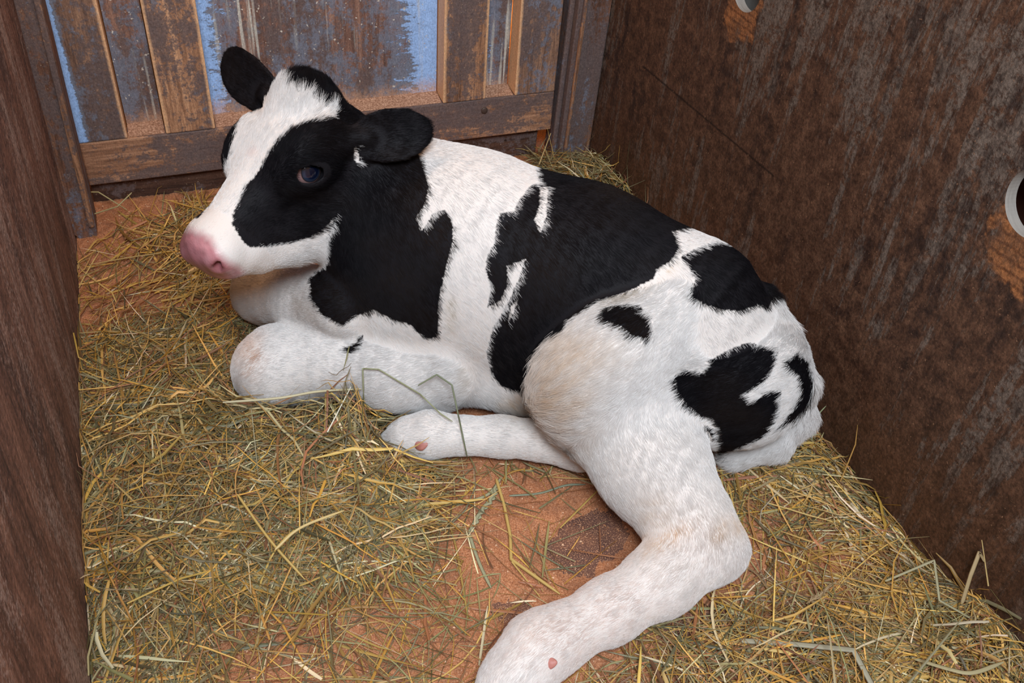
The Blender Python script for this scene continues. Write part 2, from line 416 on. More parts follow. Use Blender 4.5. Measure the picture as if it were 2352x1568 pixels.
class Field:
    def __init__(s): s.f = np.full(GN, .5, np.float32)

    def _blk(s, lo, hi):
        a = np.clip(np.floor((lo - G0) / GH).astype(int), 0, GN - 2); b = np.clip(np.ceil((hi - G0) / GH).astype(int) + 1, a + 1, GN)
        X = (G0[0] + GH * np.arange(a[0], b[0], dtype=np.float32))[:, None, None]
        Y = (G0[1] + GH * np.arange(a[1], b[1], dtype=np.float32))[None, :, None]
        Z = (G0[2] + GH * np.arange(a[2], b[2], dtype=np.float32))[None, None, :]
        return (slice(a[0], b[0]), slice(a[1], b[1]), slice(a[2], b[2])), X, Y, Z

    def _merge(s, sl, d, k, sub=False):
        f = s.f[sl]
        if sub:
            h = np.clip(.5 - .5 * (f + d) / k, 0, 1); s.f[sl] = f * (1 - h) + (-d) * h + k * h * (1 - h)
        else:
            h = np.clip(.5 + .5 * (f - d) / k, 0, 1); s.f[sl] = f * (1 - h) + d * h - k * h * (1 - h)

    def cone(s, a, ra, b, rb, k=.02, flat=None, sub=False):
        """rounded cone a->b; flat=(axis, factor) widens the shape across axis by factor (<1 = thinner)"""
        a = np.asarray(a, float); b = np.asarray(b, float); pad = k + .03
        lo = np.minimum(a - ra, b - rb) - pad; hi = np.maximum(a + ra, b + rb) + pad
        sl, X, Y, Z = s._blk(lo, hi)
        ab = b - a
        PX, PY, PZ = X - a[0], Y - a[1], Z - a[2]
        if flat is not None:
            ax, q = flat; ax = ax / np.linalg.norm(ax); g = 1 / q - 1
            dt = PX * ax[0] + PY * ax[1] + PZ * ax[2]
            PX, PY, PZ = PX + dt * ax[0] * g, PY + dt * ax[1] * g, PZ + dt * ax[2] * g
            ab = ab + (ab @ ax) * ax * g
        L2 = ab @ ab
        t = np.clip((PX * ab[0] + PY * ab[1] + PZ * ab[2]) / L2, 0, 1)
        d = np.sqrt((PX - t * ab[0]) ** 2 + (PY - t * ab[1]) ** 2 + (PZ - t * ab[2]) ** 2) - (ra + t * (rb - ra))
        if flat is not None: d = d * min(1, (flat[1] + 1) / 2)
        s._merge(sl, d.astype(np.float32), k, sub)

    def ell(s, c, r, axes=None, k=.02, sub=False, warp=None):
        c = np.asarray(c, float); r = np.asarray(r, float); pad = k + .03; m = max(r) + pad
        sl, X, Y, Z = s._blk(c - m, c + m)
        A = np.eye(3) if axes is None else np.asarray(axes)
        PX, PY, PZ = X - c[0], Y - c[1], Z - c[2]
        q = [(PX * A[i][0] + PY * A[i][1] + PZ * A[i][2]) for i in range(3)]
        if warp: q = warp(q)
        q = [q[i] / r[i] for i in range(3)]
        k0 = np.sqrt(q[0] ** 2 + q[1] ** 2 + q[2] ** 2) + 1e-6
        k1 = np.sqrt((q[0] / r[0]) ** 2 + (q[1] / r[1]) ** 2 + (q[2] / r[2]) ** 2) + 1e-6
        d = k0 * (k0 - 1) / k1
        s._merge(sl, d.astype(np.float32), k, sub)


def PX_(x, y, z, rp):
    p = fl(x, y, z); return p, rp * dep(p) / FPX


PRIMS = []          # (field index, a, b, r, hair direction, hair length)


def hairprim(g, a, b, r, d, L, lift=.25):
    d = np.asarray(d, float); PRIMS.append((g, np.asarray(a, float), np.asarray(b, float), r, d / np.linalg.norm(d), L, lift))


def chain(F, g, pts, k=.02, hair=.010, flat=None, rev=False, lift=.25):
    """pts: pixel x, y, height z, radius in photograph pixels"""
    Q = [PX_(*p) for p in pts]
    for (a, ra), (b, rb) in zip(Q[:-1], Q[1:]):
        F.cone(a, ra, b, rb, k, flat)
        hairprim(g, a, b, (ra + rb) / 2, (a - b) if rev else (b - a), hair, lift)
    return Q


# --- group 0 trunk and neck
U = np.array([-.80, .60, 0.]); LAT = np.array([-.60, -.80, 0.])
T = Field()
SEC = [((.375, 1.23, .215), .152), ((.47, 1.215, .245), .195), ((.61, 1.115, .235), .195), ((.745, 1.015, .215), .168), ((.815, .945, .16), .118)]
for (a, ra), (b, rb) in zip(SEC[:-1], SEC[1:]):
    T.cone(a, ra, b, rb, .04, flat=(LAT, .78))
    hairprim(0, a, b, ra, (.55, -.42, -.72), .009, .16)
HEADO = RM @ (np.array([(572 - 1176) / FPX, (322 - 784) / FPX, 1]) * 1.405) + CAM
Lc = np.array([.74, .22, -.635]); Nc = np.array([-.50, .80, -.33])
Lc /= np.linalg.norm(Lc); Nc -= Lc * (Nc @ Lc); Nc /= np.linalg.norm(Nc); Dc = np.cross(Nc, Lc)
HL, HN, HD = RM @ Lc, RM @ Nc, RM @ Dc


def hd(n, l, d): return HEADO + n * .90 * HN + l * 1.12 * HL + d * 1.08 * HD


T.cone((.42, 1.25, .30), .135, hd(-.10, 0, -.12), .083, .06)
hairprim(0, (.42, 1.25, .30), hd(-.10, 0, -.12), .1, (.45, -.2, -.75), .010)
T.cone((.36, 1.24, .23), .112, hd(-.02, 0, -.15), .055, .05)
hairprim(0, (.36, 1.24, .23), hd(-.02, 0, -.15), .08, (.2, -.1, -.95), .012)

T.cone(fl(1060, 850, .09), .055, fl(1190, 880, .08), .05, .05)
hairprim(0, fl(1060, 850, .09), fl(1190, 880, .08), .05, (.5, -.4, -.75), .018, .3)
# --- group 1 head
H = Field()
AX = (HN, HL, HD)
H.ell(hd(-.055, 0, -.072), (.098, .074, .070), AX, .02)
H.cone(hd(-.02, 0, -.072), .066, hd(.155, 0, -.062), .041, .03)
H.ell(hd(.166, 0, -.060), (.043, .053, .044), AX, .02)
H.ell(hd(.148, 0, -.086), (.052, .050, .036), AX, .02)
for sgn in (-1, 1): H.ell(hd(-.040, sgn * .072, -.050), (.060, .028, .044), AX, .03)
H.ell(hd(-.120, 0, -.032), (.052, .062, .050), AX, .03)
for sgn in (-1, 1):
    H.ell(hd(-.004, sgn * .050, -.048), (.042, .026, .030), AX, .035)
    H.ell(hd(-.055, sgn * .036, -.115), (.082, .038, .068), AX, .03)
    H.cone(hd(-.055, sgn * .032, -.152), .032, hd(.13, sgn * .012, -.102), .027, .03)
for sgn in (-1, 1):
    H.cone(hd(.118, sgn * .062, -.088), .0035, hd(.128, sgn * .056, -.116), .003, .006, sub=True)
    H.ell(hd(.186, sgn * .032, -.058), (.022, .018, .020), AX, .02)
    H.cone(hd(.222, sgn * .018, -.076), .0025, hd(.212, sgn * .036, -.066), .0045, .005, sub=True)
    H.cone(hd(.212, sgn * .036, -.064), .0060, hd(.190, sgn * .040, -.054), .0060, .005, sub=True)
    H.cone(hd(.212, sgn * .038, -.062), .0045, hd(.202, sgn * .048, -.050), .0030, .004, sub=True)
    e = hd(-.005, sgn * .059, -.054)
    EX = (HN * .80 + HD * .60, HL, HD * .80 - HN * .60)
    H.ell(e + HL * sgn * .002, (.038, .0145, .029), EX, .016)           # lids
    H.ell(e + HL * sgn * .020, (.0275, .020, .0185), EX, .004, sub=True)  # opening
    H.cone(e + HL * sgn * .019 + EX[0] * .014, .006, e + HL * sgn * .013 + EX[0] * .027, .003, .004, sub=True)
for (p, q, r, d) in (((-.12, 0, -.05), (-.05, 0, -.04), .06, -HN * .6 + HD * .5), ((-.03, 0, -.03), (.17, 0, -.04), .05, -HN),
                     ((-.1, .05, -.1), (0, .05, -.09), .06, -HN * .5 - HD * .8), ((0, .03, -.09), (.15, .03, -.07), .05, -HN * .8 - HD * .3),
                     ((-.1, -.05, -.1), (0, -.05, -.09), .06, -HN * .5 - HD * .8)):
    hairprim(1, hd(*p), hd(*q), r, d, .006 if p[0] > -.1 else .011, .22)
hairprim(1, hd(-.14, .0, -.03), hd(-.12, .0, -.01), .02, -HN * .3 + HD, .022, .5)
hairprim(1, hd(-.02, .0, -.19), hd(.08, .0, -.16), .02, -HN * .5 - HD, .018, .3)


def ear(base, tip, ncam, hw, bend=6.0):
    """cupped ear from base to tip; ncam = direction the opening faces"""
    base = np.asarray(base); tip = np.asarray(tip); ax = tip - base; Ln = np.linalg.norm(ax); ax /= Ln
    nn = ncam - ax * (ncam @ ax); nn /= np.linalg.norm(nn); cr = np.cross(nn, ax)
    c = base + ax * Ln * .5

    def warp(q):
        u, v, w_ = q
        vv = v * (1 + np.clip((u / Ln) * .0, -.3, .5))
        return [u, vv, w_ - bend * v ** 2 + .006 + .8 * (u / Ln) ** 2 * .02]
    H.ell(c, (Ln * .58, hw, .0085), (ax, cr, nn), .008, warp=warp)
    H.cone(base - ax * .02, .020, base + ax * Ln * .15, .012, .015)
    hairprim(2, base, tip, hw * .8, ax, .007, .2)
    return c, ax, cr, nn, Ln


EB = hd(-.105, .066, -.050) + RM @ np.array([.030, .022, 0])
EARL = ear(EB, EB + RM @ np.array([.108, -.014, .006]), RM @ np.array([-.05, .30, -1.]), .040, 11.0)
EB = hd(-.105, -.060, -.035) + RM @ np.array([-.004, -.014, 0])
EARR = ear(EB, EB + RM @ np.array([-.098, -.086, .050]), RM @ np.array([-.15, .35, -.9]), .041, 6.0)

# --- throat
H.cone(hd(-.07, .02, -.195), .032, hd(.07, .01, -.158), .020, .05)
H.cone(hd(.05, .012, -.165), .020, hd(.13, .01, -.125), .018, .03)
# --- group 3.. legs, thigh, tail
FL_ = Field()
chain(FL_, 3, [(1010, 810, .12, 118), (900, 835, .10, 98)], .04, .012)
chain(FL_, 3, [(900, 832, .11, 96), (760, 822, .10, 78), (640, 832, .085, 80), (612, 848, .08, 76)], .03, .007)
chain(FL_, 3, [(620, 862, .06, 70), (740, 880, .045, 48)], .02, .007)
chain(FL_, 3, [(900, 860, .10, 70), (1000, 905, .05, 52)], .03, .009)
FR_ = Field()
chain(FR_, 4, [(800, 690, .20, 95), (700, 690, .14, 72), (606, 668, .10, 72)], .03, .007)
chain(FR_, 4, [(606, 678, .08, 66), (680, 735, .045, 44)], .02, .007)
HLg = Field()
chain(HLg, 5, [(1610, 690, .25, 130), (1680, 850, .17, 158)], .05, .010)
chain(HLg, 5, [(1685, 860, .17, 158), (1400, 890, .17, 160)], .05, .012)
chain(HLg, 5, [(1440, 850, .19, 170), (1345, 880, .19, 118)], .05, .027, lift=.45)
chain(HLg, 5, [(1420, 940, .16, 145), (1500, 1070, .12, 125), (1575, 1190, .085, 96), (1600, 1250, .07, 84)], .03, .009)
chain(HLg, 5, [(1590, 1190, .08, 60), (1658, 1262, .065, 62)], .03, .008)
chain(HLg, 5, [(1600, 1262, .068, 84), (1520, 1330, .06, 76), (1400, 1402, .052, 66), (1290, 1460, .05, 63), (1235, 1490, .05, 72)], .03, .008)
chain(HLg, 5, [(1235, 1490, .05, 72), (1180, 1560, .045, 66), (1120, 1650, .035, 60)], .03, .008)
chain(HLg, 5, [(1345, 850, .235, 105), (1410, 797, .275, 100), (1540, 700, .315, 88)], .05, .012, rev=True)
HR_ = Field()
chain(HR_, 6, [(1500, 1000, .10, 80), (1335, 1020, .055, 56), (1150, 1002, .05, 43), (985, 998, .05, 50), (935, 1003, .04, 40), (900, 1012, .025, 26)], .02, .007)
TL = Field()
chain(TL, 7, [(1745, 690, .29, 40), (1795, 780, .24, 34), (1840, 880, .17, 32), (1832, 960, .10, 34), (1780, 1012, .06, 36), (1690, 1045, .035, 30)], .02, .019, lift=.35)

GROUPS = [T, H, FL_, FR_, HLg, HR_, TL]
f = T.f.copy()
# pull of the udder/belly fold is shallow: hind leg keeps a crease against the flank


def smin(a, b, k):
    h = np.clip(.5 + .5 * (a - b) / k, 0, 1); return a * (1 - h) + b * h - k * h * (1 - h)


for F_, k in ((H, .030), (FL_, .024), (FR_, .014), (HLg, .014), (HR_, .012), (TL, .012)):
    f = smin(f, F_.f, k)
# resting on the bedding: flatten what would sink below the floor
Zg = (G0[2] + GH * np.arange(GN[2], dtype=np.float32))[None, None, :]
f = np.maximum(f, .006 - Zg).astype(np.float32)
Xg = (G0[0] + GH * np.arange(GN[0], dtype=np.float32))[:, None, None]
f = np.maximum(f, Xg - 1.022).astype(np.float32)
f[0] = f[-1] = .1; f[:, 0] = f[:, -1] = .1; f[:, :, 0] = f[:, :, -1] = .1


def surface_nets(f):
    ins = f < 0
    nx, ny, nz = f.shape
    c = np.zeros((nx - 1, ny - 1, nz - 1), np.uint8)
    for dx in (0, 1):
        for dy in (0, 1):
            for dz in (0, 1):
                c += ins[dx:nx - 1 + dx, dy:ny - 1 + dy, dz:nz - 1 + dz]
    idx = np.argwhere((c > 0) & (c < 8)); vid = np.full(c.shape, -1, np.int32); vid[tuple(idx.T)] = np.arange(len(idx))
    acc = np.zeros((len(idx), 3)); cnt = np.zeros(len(idx))
    cor = [(a, b, d) for a in (0, 1) for b in (0, 1) for d in (0, 1)]
    for a in cor:
        for ax in range(3):
            if a[ax]: continue
            b = list(a); b[ax] = 1
            fa = f[idx[:, 0] + a[0], idx[:, 1] + a[1], idx[:, 2] + a[2]]; fb = f[idx[:, 0] + b[0], idx[:, 1] + b[1], idx[:, 2] + b[2]]
            m = (fa < 0) != (fb < 0); t = np.where(m, fa / (fa - fb + 1e-20), 0)
            p = np.tile(np.array(a, float), (len(idx), 1)); p[:, ax] += t
            acc[m] += p[m]; cnt[m] += 1
    V = G0 + GH * (idx + acc / cnt[:, None])
    faces = []
    for ax in range(3):
        sl0 = [slice(1, -1)] * 3; sl1 = [slice(1, -1)] * 3
        sl0[ax] = slice(0, -1); sl1[ax] = slice(1, None)
        A = ins[tuple(sl0)]; B = ins[tuple(sl1)]
        e = np.argwhere(A != B); o = np.array([1, 1, 1]); o[ax] = 0; e = e + o
        flip = ins[tuple(e.T)]
        u, v = [(1, 2), (2, 0), (0, 1)][ax]
        q = []
        for du, dv in ((0, 0), (-1, 0), (-1, -1), (0, -1)):
            cc = e.copy(); cc[:, u] += du; cc[:, v] += dv; q.append(vid[tuple(cc.T)])
        q = np.stack(q, 1); q[~flip] = q[~flip][:, ::-1]
        faces.append(q)
    return V, np.concatenate(faces)


V, Fc = surface_nets(f)


def vert_smooth(A, Fc, n, it, w=.5):
    for _ in range(it):
        s = np.zeros_like(A); c = np.zeros(n)
        for i in range(4):
            a, b = Fc[:, i], Fc[:, (i + 1) % 4]
            for x, y in ((a, b), (b, a)):
                for d in range(A.shape[1]): s[:, d] += np.bincount(x, A[y, d], n)
                c += np.bincount(x, minlength=n)
        A = A * (1 - w) + w * s / np.maximum(c, 1)[:, None]
    return A


# keep the largest body only
lab = np.arange(len(V))
for _ in range(400):
    old = lab.copy()
    m = lab[Fc].min(1)
    for i in range(4): np.minimum.at(lab, Fc[:, i], m)
    lab = lab[lab]
    if (old == lab).all(): break
main = np.bincount(lab).argmax(); keep = lab == main
Fc = Fc[keep[Fc].all(1)]; remap = np.cumsum(keep) - 1; V = V[keep]; Fc = remap[Fc]
V = vert_smooth(V, Fc, len(V), 3, .5)


def trilin(fld, P):
    q = (P - G0) / GH; i = np.clip(np.floor(q).astype(int), 0, GN - 2); t = np.clip(q - i, 0, 1); r = 0
    for a in (0, 1):
        for b in (0, 1):
            for c in (0, 1):
                wt = (t[:, 0] if a else 1 - t[:, 0]) * (t[:, 1] if b else 1 - t[:, 1]) * (t[:, 2] if c else 1 - t[:, 2])
                r = r + wt * fld[i[:, 0] + a, i[:, 1] + b, i[:, 2] + c]
    return r


def normals(V, Fc):
    a = V[Fc[:, 2]] - V[Fc[:, 0]]; b = V[Fc[:, 3]] - V[Fc[:, 1]]; n = np.cross(a, b); N = np.zeros_like(V)
    for i in range(4):
        for d in range(3): N[:, d] += np.bincount(Fc[:, i], n[:, d], len(V))
    return N / (np.linalg.norm(N, axis=1, keepdims=True) + 1e-12)


VN = normals(V, Fc)
gd = np.stack([trilin(F_.f, V) for F_ in GROUPS], 1)
GRP = gd.argmin(1)                       # 0 trunk 1 head 2 l.fore 3 r.fore 4 l.hind 5 r.hind 6 tail

# --- coat markings, outlines measured on the animal's visible side
BLK_BODY = [
    [(960, 350), (985, 430), (975, 470), (955, 500), (970, 530), (995, 490), (1022, 480), (1040, 515), (1040, 560), (1022, 620), (1008, 690), (1004, 775), (975, 778),
     (940, 745), (900, 733), (860, 712), (825, 722), (790, 748), (740, 722), (715, 685), (712, 640), (745, 612), (750, 560), (700, 480), (760, 330), (700, 150), (850, 200), (960, 300)],
    [(1228, 382), (1300, 370), (1420, 400), (1500, 430), (1620, 500), (1590, 521), (1545, 532), (1560, 570), (1540, 600), (1508, 618), (1500, 640), (1440, 670), (1380, 690), (1320, 725),
     (1262, 770), (1228, 820), (1214, 860), (1212, 890), (1235, 935), (1225, 960), (1212, 915), (1190, 900), (1150, 885), (1128, 860), (1117, 810), (1125, 765), (1150, 725), (1172, 680), (1150, 690), (1120, 705),
     (1128, 660), (1115, 620), (1118, 590), (1135, 560), (1140, 515), (1150, 488), (1180, 487), (1195, 455), (1220, 425), (1240, 422)],
    [(1562, 590), (1600, 570), (1640, 555), (1700, 560), (1820, 640), (1782, 672), (1765, 710), (1745, 700), (1700, 714), (1660, 712), (1615, 698), (1590, 680), (1596, 640), (1580, 612)],
    [(1380, 725), (1400, 703), (1425, 697), (1470, 700), (1495, 728), (1504, 775), (1478, 776), (1450, 770), (1430, 750), (1400, 742)],
    [(1550, 862), (1575, 852), (1600, 848), (1618, 862), (1640, 822), (1680, 800), (1720, 786), (1745, 792), (1790, 800), (1782, 835), (1765, 870), (1735, 890), (1715, 905), (1730, 925), (1765, 900), (1795, 895),
     (1795, 930), (1790, 955), (1765, 998), (1700, 1032), (1665, 1042), (1655, 985), (1635, 960), (1610, 955), (1578, 930), (1555, 895)],
    [(1805, 835), (1835, 806), (1858, 830), (1870, 880), (1862, 925), (1830, 960), (1790, 985), (1830, 930), (1845, 900), (1838, 865)],
    [(790, 800), (815, 790), (835, 765), (835, 785), (825, 808), (800, 812)],
    [(1272, 772), (1285, 745), (1310, 735), (1300, 755)],
    [(1615, 975), (1640, 985), (1652, 1015), (1640, 1010)],
]
WHT_BODY = [[(1240, 430), (1259, 428), (1254, 500), (1241, 535), (1228, 505), (1240, 470)],
            [(1165, 612), (1208, 594), (1192, 640), (1168, 692), (1135, 740), (1120, 800), (1110, 760), (1150, 690), (1165, 655)],
            [(1188, 690), (1182, 715), (1165, 742), (1172, 705)]]
BLK_HEAD = [
    [(780, 262), (740, 275), (700, 285), (660, 300), (632, 330), (605, 372), (590, 400), (558, 432), (548, 462), (535, 490), (533, 515), (555, 550), (570, 566), (612, 568), (660, 560), (705, 548),
     (742, 530), (775, 490), (805, 465), (870, 480), (870, 240)],
    [(600, 150), (600, 183), (640, 185), (655, 200), (700, 215), (740, 240), (775, 265), (840, 330), (900, 300), (820, 150)],
    [(600, 120), (585, 200), (548, 262), (535, 310), (525, 360), (512, 400), (480, 470), (455, 502), (420, 500), (420, 250), (500, 100)],
]
WHT_HEAD = [[(745, 560), (772, 512), (792, 480), (806, 466), (804, 490), (785, 520), (765, 545), (748, 572)], [(816, 334), (822, 350), (832, 372), (822, 388), (815, 365)], [(742, 275), (772, 262), (778, 240), (740, 245)]]


def vnoise(P, s, seed=0):
    """cheap smooth noise in [-1, 1]"""
    r = np.random.default_rng(seed); o = np.zeros(len(P))
    for i in range(7):
        k = r.normal(size=3) * s * (1 + .5 * i); o += np.sin(P @ k + r.uniform(0, 6.28)) / (1 + .35 * i)
    return o / 3.2


def coat(P, grp, jit):
    """1 = black, 0 = white"""
    q = proj(P) + jit
    b = np.zeros(len(P), bool); hm = grp == 1; bm_ = ~hm
    for pl_ in BLK_BODY: b |= in_poly(q, pl_) & bm_
    for pl_ in WHT_BODY: b &= ~(in_poly(q, pl_) & bm_)
    for pl_ in BLK_HEAD: b |= in_poly(q, pl_) & hm
    for pl_ in WHT_HEAD: b &= ~(in_poly(q, pl_) & hm)
    return b


def ear_w(P):
    o = np.zeros(len(P), bool)
    for c, ax, cr, nn, Ln in (EARL, EARR):
        u = (P - c) @ ax; v = (P - c) @ cr; w_ = (P - c) @ nn
        o |= (u > -Ln * .5) & (u < Ln * .7) & (abs(v) < .055) & (abs(w_) < .035)
    return o


def head_uvw(P): return np.stack([(P - HEADO) @ HN, (P - HEADO) @ HL, (P - HEADO) @ HD], 1)


def pink_w(P, grp):
    h = head_uvw(P) + vnoise(P, 90, 3)[:, None] * .003
    n0 = .150 + .25 * (h[:, 2] + .06) * 0
    w_ = np.clip((h[:, 0] - n0 - .1 * (h[:, 2] + .03) - .8 * np.clip(abs(h[:, 1]) - .036, 0, 1) - .35 * np.clip(-h[:, 2] - .085, 0, 1)) / .018, 0, 1)
    return np.where(grp == 1, w_, 0)


def skin_rgb(P, grp):
    b = coat(P, grp, np.zeros(2)); er = ear_w(P) & (grp == 1)
    c = np.where(b[:, None] | er[:, None], (.012, .011, .013), (.78, .72, .68)).astype(float)
    pk_ = pink_w(P, grp)[:, None]
    c = c * (1 - pk_) + pk_ * (np.array((.52, .215, .235)) * (1 + .25 * vnoise(P, 150, 8)[:, None]) + np.array((.08, .07, .07)) * np.clip(vnoise(P, 60, 9), 0, 1)[:, None])
    h = head_uvw(P)
    for sgn in (-1, 1):
        d = (P - hd(.203, sgn * .039, -.058)); m = np.clip(1.4 * np.exp(-(d ** 2).sum(1) / .009 ** 2) * (grp == 1), 0, 1)[:, None]
        c = c * (1 - m) + m * np.array((.16, .02, .025))
        d = (P - hd(-.005, sgn * .071, -.054)); m = (((d ** 2).sum(1) < .023 ** 2) & (grp == 1))[:, None]
        c = np.where(m, (.018, .012, .013), c)
    return c


SKC = skin_rgb(V, GRP)
sk = NT('calf_skin'); at = sk.n('ShaderNodeAttribute', attribute_name='Col')
sc_ = sk.n('ShaderNodeSeparateColor'); sk.l(at.outputs['Color'], sc_.inputs[0])
M['skin'] = sk.base(at.outputs['Color'], sk.math('MAXIMUM', sk.math('SUBTRACT', .52, sk.math('MULTIPLY', sk.math('SUBTRACT', sc_.outputs[0], sc_.outputs[1]), 1.3)), .16), .5); sk.l(sk.math('ADD', .06, sk.math('MULTIPLY', sk.math('MAXIMUM', sk.math('SUBTRACT', sc_.outputs[0], sc_.outputs[1]), 0.0), 1.6)), sk.bsdf.inputs['Specular IOR Level'])
sk.bsdf.inputs['Subsurface Weight'].default_value = .06
sk.bsdf.inputs['Subsurface Radius'].default_value = (.01, .004, .003)
sk.bump(sk.noise(sk.coords((1, 1, 1)), 320, 4), .35, .002)

calf = bpy.data.objects.new('calf', None); COL.objects.link(calf)
CB = np.array([.55, 1.05, 0.0]); calf.location = CB
tag(calf, 'black and white spotted calf lying in hay, one hind leg stretched out', 'calf')
body = np_mesh('body', V - CB, Fc, [M['skin']], True, SKC, calf)

# eyes
se = NT('calf_eye'); vo = se.coords((1, 1, 1))
tcn = se.n('ShaderNodeTexCoord'); sp_ = se.n('ShaderNodeSeparateXYZ'); se.l(tcn.outputs['Object'], sp_.inputs[0])
# object axes: x = towards nose, y = up the face, z = outwards
rx = se.math('DIVIDE', sp_.outputs[0], .0185); ry = se.math('DIVIDE', sp_.outputs[1], .0180)
rr = se.math('SQRT', se.math('ADD', se.math('MULTIPLY', rx, rx), se.math('MULTIPLY', ry, ry)))
ec = se.ramp(rr, [(.0, (.003, .004, .012)), (.55, (.003, .006, .022)), (.66, (.016, .026, .055)), (.80, (.028, .034, .055)), (.86, (.012, .010, .012)), (.93, (.30, .17, .16))])
se.base(ec, .04, .45); se.bsdf.inputs['Coat Weight'].default_value = .7; se.bsdf.inputs['Coat Roughness'].default_value = .02
for sgn in (1, -1):
    bm = bmesh.new(); bmesh.ops.create_uvsphere(bm, u_segments=40, v_segments=24, radius=.0245)
    eo = bm_obj('eye', bm, se.m, calf, True)
    c = hd(-.005, sgn * .059, -.054) + HL * sgn * .0045 - (HN * .80 + HD * .60) * .0035 - CB
    zx = HL * sgn + HN * .10 + HD * .02; zx /= np.linalg.norm(zx); xx = HN - zx * (HN @ zx); xx /= np.linalg.norm(xx); yy = np.cross(zx, xx)
    eo.matrix_local = Matrix([[xx[i], yy[i], zx[i], c[i]] for i in range(3)] + [[0, 0, 0, 1]])

# dewclaws
sd = NT('pink_horn'); M['horn'] = sd.base(sd.mix(sd.noise(sd.coords((1, 1, 1)), 120), (.38, .13, .09), (.62, .28, .25)), .45)
for (x, y, z, rp, dirc) in ((968, 1021, .078, 14, (.4, -.1, -.9)), (1264, 1522, .082, 14, (.4, .2, -.9)), (650, 735, .06, 12, (.4, .2, -.9))):
    if x == 650: continue
    p, r = PX_(x, y, z, rp)
    # sit on the skin: march towards the camera ray hit
    dr = (p - CAM) / np.linalg.norm(p - CAM)
    ts = np.linspace(-.12, .12, 400); q = p + ts[:, None] * dr; fv = trilin(f, q); k_ = np.argmax(fv < 0)
    p = q[k_] + dr * r * .2
    bm = bmesh.new(); bmesh.ops.create_icosphere(bm, subdivisions=3, radius=1)
    for v in bm.verts:
        t_ = max(v.co.x, 0); v.co = Vector((v.co.x * r * 1.25, v.co.y * r * (1 - .35 * t_), v.co.z * r * (.6 - .2 * t_)))
    o = bm_obj('dewclaw', bm, M['horn'], calf, True); o['label'] = 'bare pink dewclaw'
    xx = RM @ np.array([.9, -.2, -.3]); xx /= np.linalg.norm(xx); zz = -dr - xx * (-dr @ xx); zz /= np.linalg.norm(zz); yy = np.cross(zz, xx)
    c = p - CB; o.matrix_local = Matrix([[xx[i], yy[i], zz[i], c[i]] for i in range(3)] + [[0, 0, 0, 1]])

# hoof at the end of the stretched hind leg (two claws)
sh = NT('pale_hoof_horn'); M['hoof'] = sh.base(sh.mix(sh.noise(sh.coords((1, 1, 4)), 120), (.20, .13, .08), (.42, .30, .20)), .45)
hp = fl(1105, 1690, .03); dirn = hp - fl(1180, 1560, .045); dirn[2] = 0; dirn /= np.linalg.norm(dirn); sd_ = np.array([-dirn[1], dirn[0], 0])
for s_ in (-1, 1):
    bm = bmesh.new(); bmesh.ops.create_icosphere(bm, subdivisions=3, radius=1)
    for v in bm.verts:
        v.co = Vector((v.co.x * .038, v.co.y * .015, v.co.z * (.022 - .010 * v.co.x)))
    o = bm_obj('hoof', bm, M['hoof'], calf, True)
    c = hp + sd_ * s_ * .014 - CB; c[2] = .028
    o.matrix_local = Matrix([[dirn[0], sd_[0], 0, c[0]], [dirn[1], sd_[1], 0, c[1]], [0, 0, 1, c[2]], [0, 0, 0, 1]])


# ------------------------------------------------------------------ fur: short combed hairs rooted on the skin
GMAP = {0: 0, 1: 1, 2: 1, 3: 2, 4: 3, 5: 4, 6: 5, 7: 6}
hdir = np.zeros_like(V); hlen = np.zeros(len(V)); hlift = np.zeros(len(V)); wsum = np.full(len(V), 1e-9)
EARM = ear_w(V) & (GRP == 1)
for g, a, b, r, d, L, lift in PRIMS:
    ab = b - a; t = np.clip(((V - a) @ ab) / (ab @ ab), 0, 1)
    ds = np.linalg.norm(V - a - t[:, None] * ab, axis=1) - r
    ok = (EARM if g == 2 else (GRP == GMAP[g]) & ~(EARM if g == 1 else np.zeros(len(V), bool)))
    wt = np.exp(-np.clip(ds, 0, None) / .012) * np.where(ok, 1.0, .02)
    hdir += wt[:, None] * d; hlen += wt * L; hlift += wt * lift; wsum += wt
hdir /= np.linalg.norm(hdir, axis=1, keepdims=True) + 1e-9; hlen /= wsum; hlift /= wsum
hdir = vert_smooth(hdir, Fc, len(V), 6, .6); hl2 = vert_smooth(np.stack([hlen, hlift], 1), Fc, len(V), 5, .6); hlen, hlift = hl2.T

NH = 720000
q4 = V[Fc]
area_ = .5 * np.linalg.norm(np.cross(q4[:, 2] - q4[:, 0], q4[:, 3] - q4[:, 1]), axis=1)
fn = VN[Fc].mean(1); fc = q4.mean(1); vd_ = CAM - fc; vd_ /= np.linalg.norm(vd_, axis=1, keepdims=True)
facing = (fn * vd_).sum(1)
wgt = area_ * np.where(facing > -.25, 1.0, .25) * np.where(fc[:, 2] < .012, .1, 1) * np.where(GRP[Fc[:, 0]] == 1, 1.6, 1)
fi = rng.choice(len(Fc), NH, p=wgt / wgt.sum())
a_, b__ = rng.random(NH), rng.random(NH)
bw = np.stack([(1 - a_) * (1 - b__), a_ * (1 - b__), a_ * b__, (1 - a_) * b__], 1)


def bary(A): return (A[Fc[fi]] * bw[..., None]).sum(1) if A.ndim == 2 else (A[Fc[fi]] * bw).sum(1)


P0 = bary(V); Nn = bary(VN); Nn /= np.linalg.norm(Nn, axis=1, keepdims=True) + 1e-9
Td = bary(hdir); Td -= Nn * (Td * Nn).sum(1)[:, None]; Td /= np.linalg.norm(Td, axis=1, keepdims=True) + 1e-9
Lh = bary(hlen); Lf = bary(hlift); G_ = GRP[Fc[fi, 0]]; EM = EARM[Fc[fi, 0]]
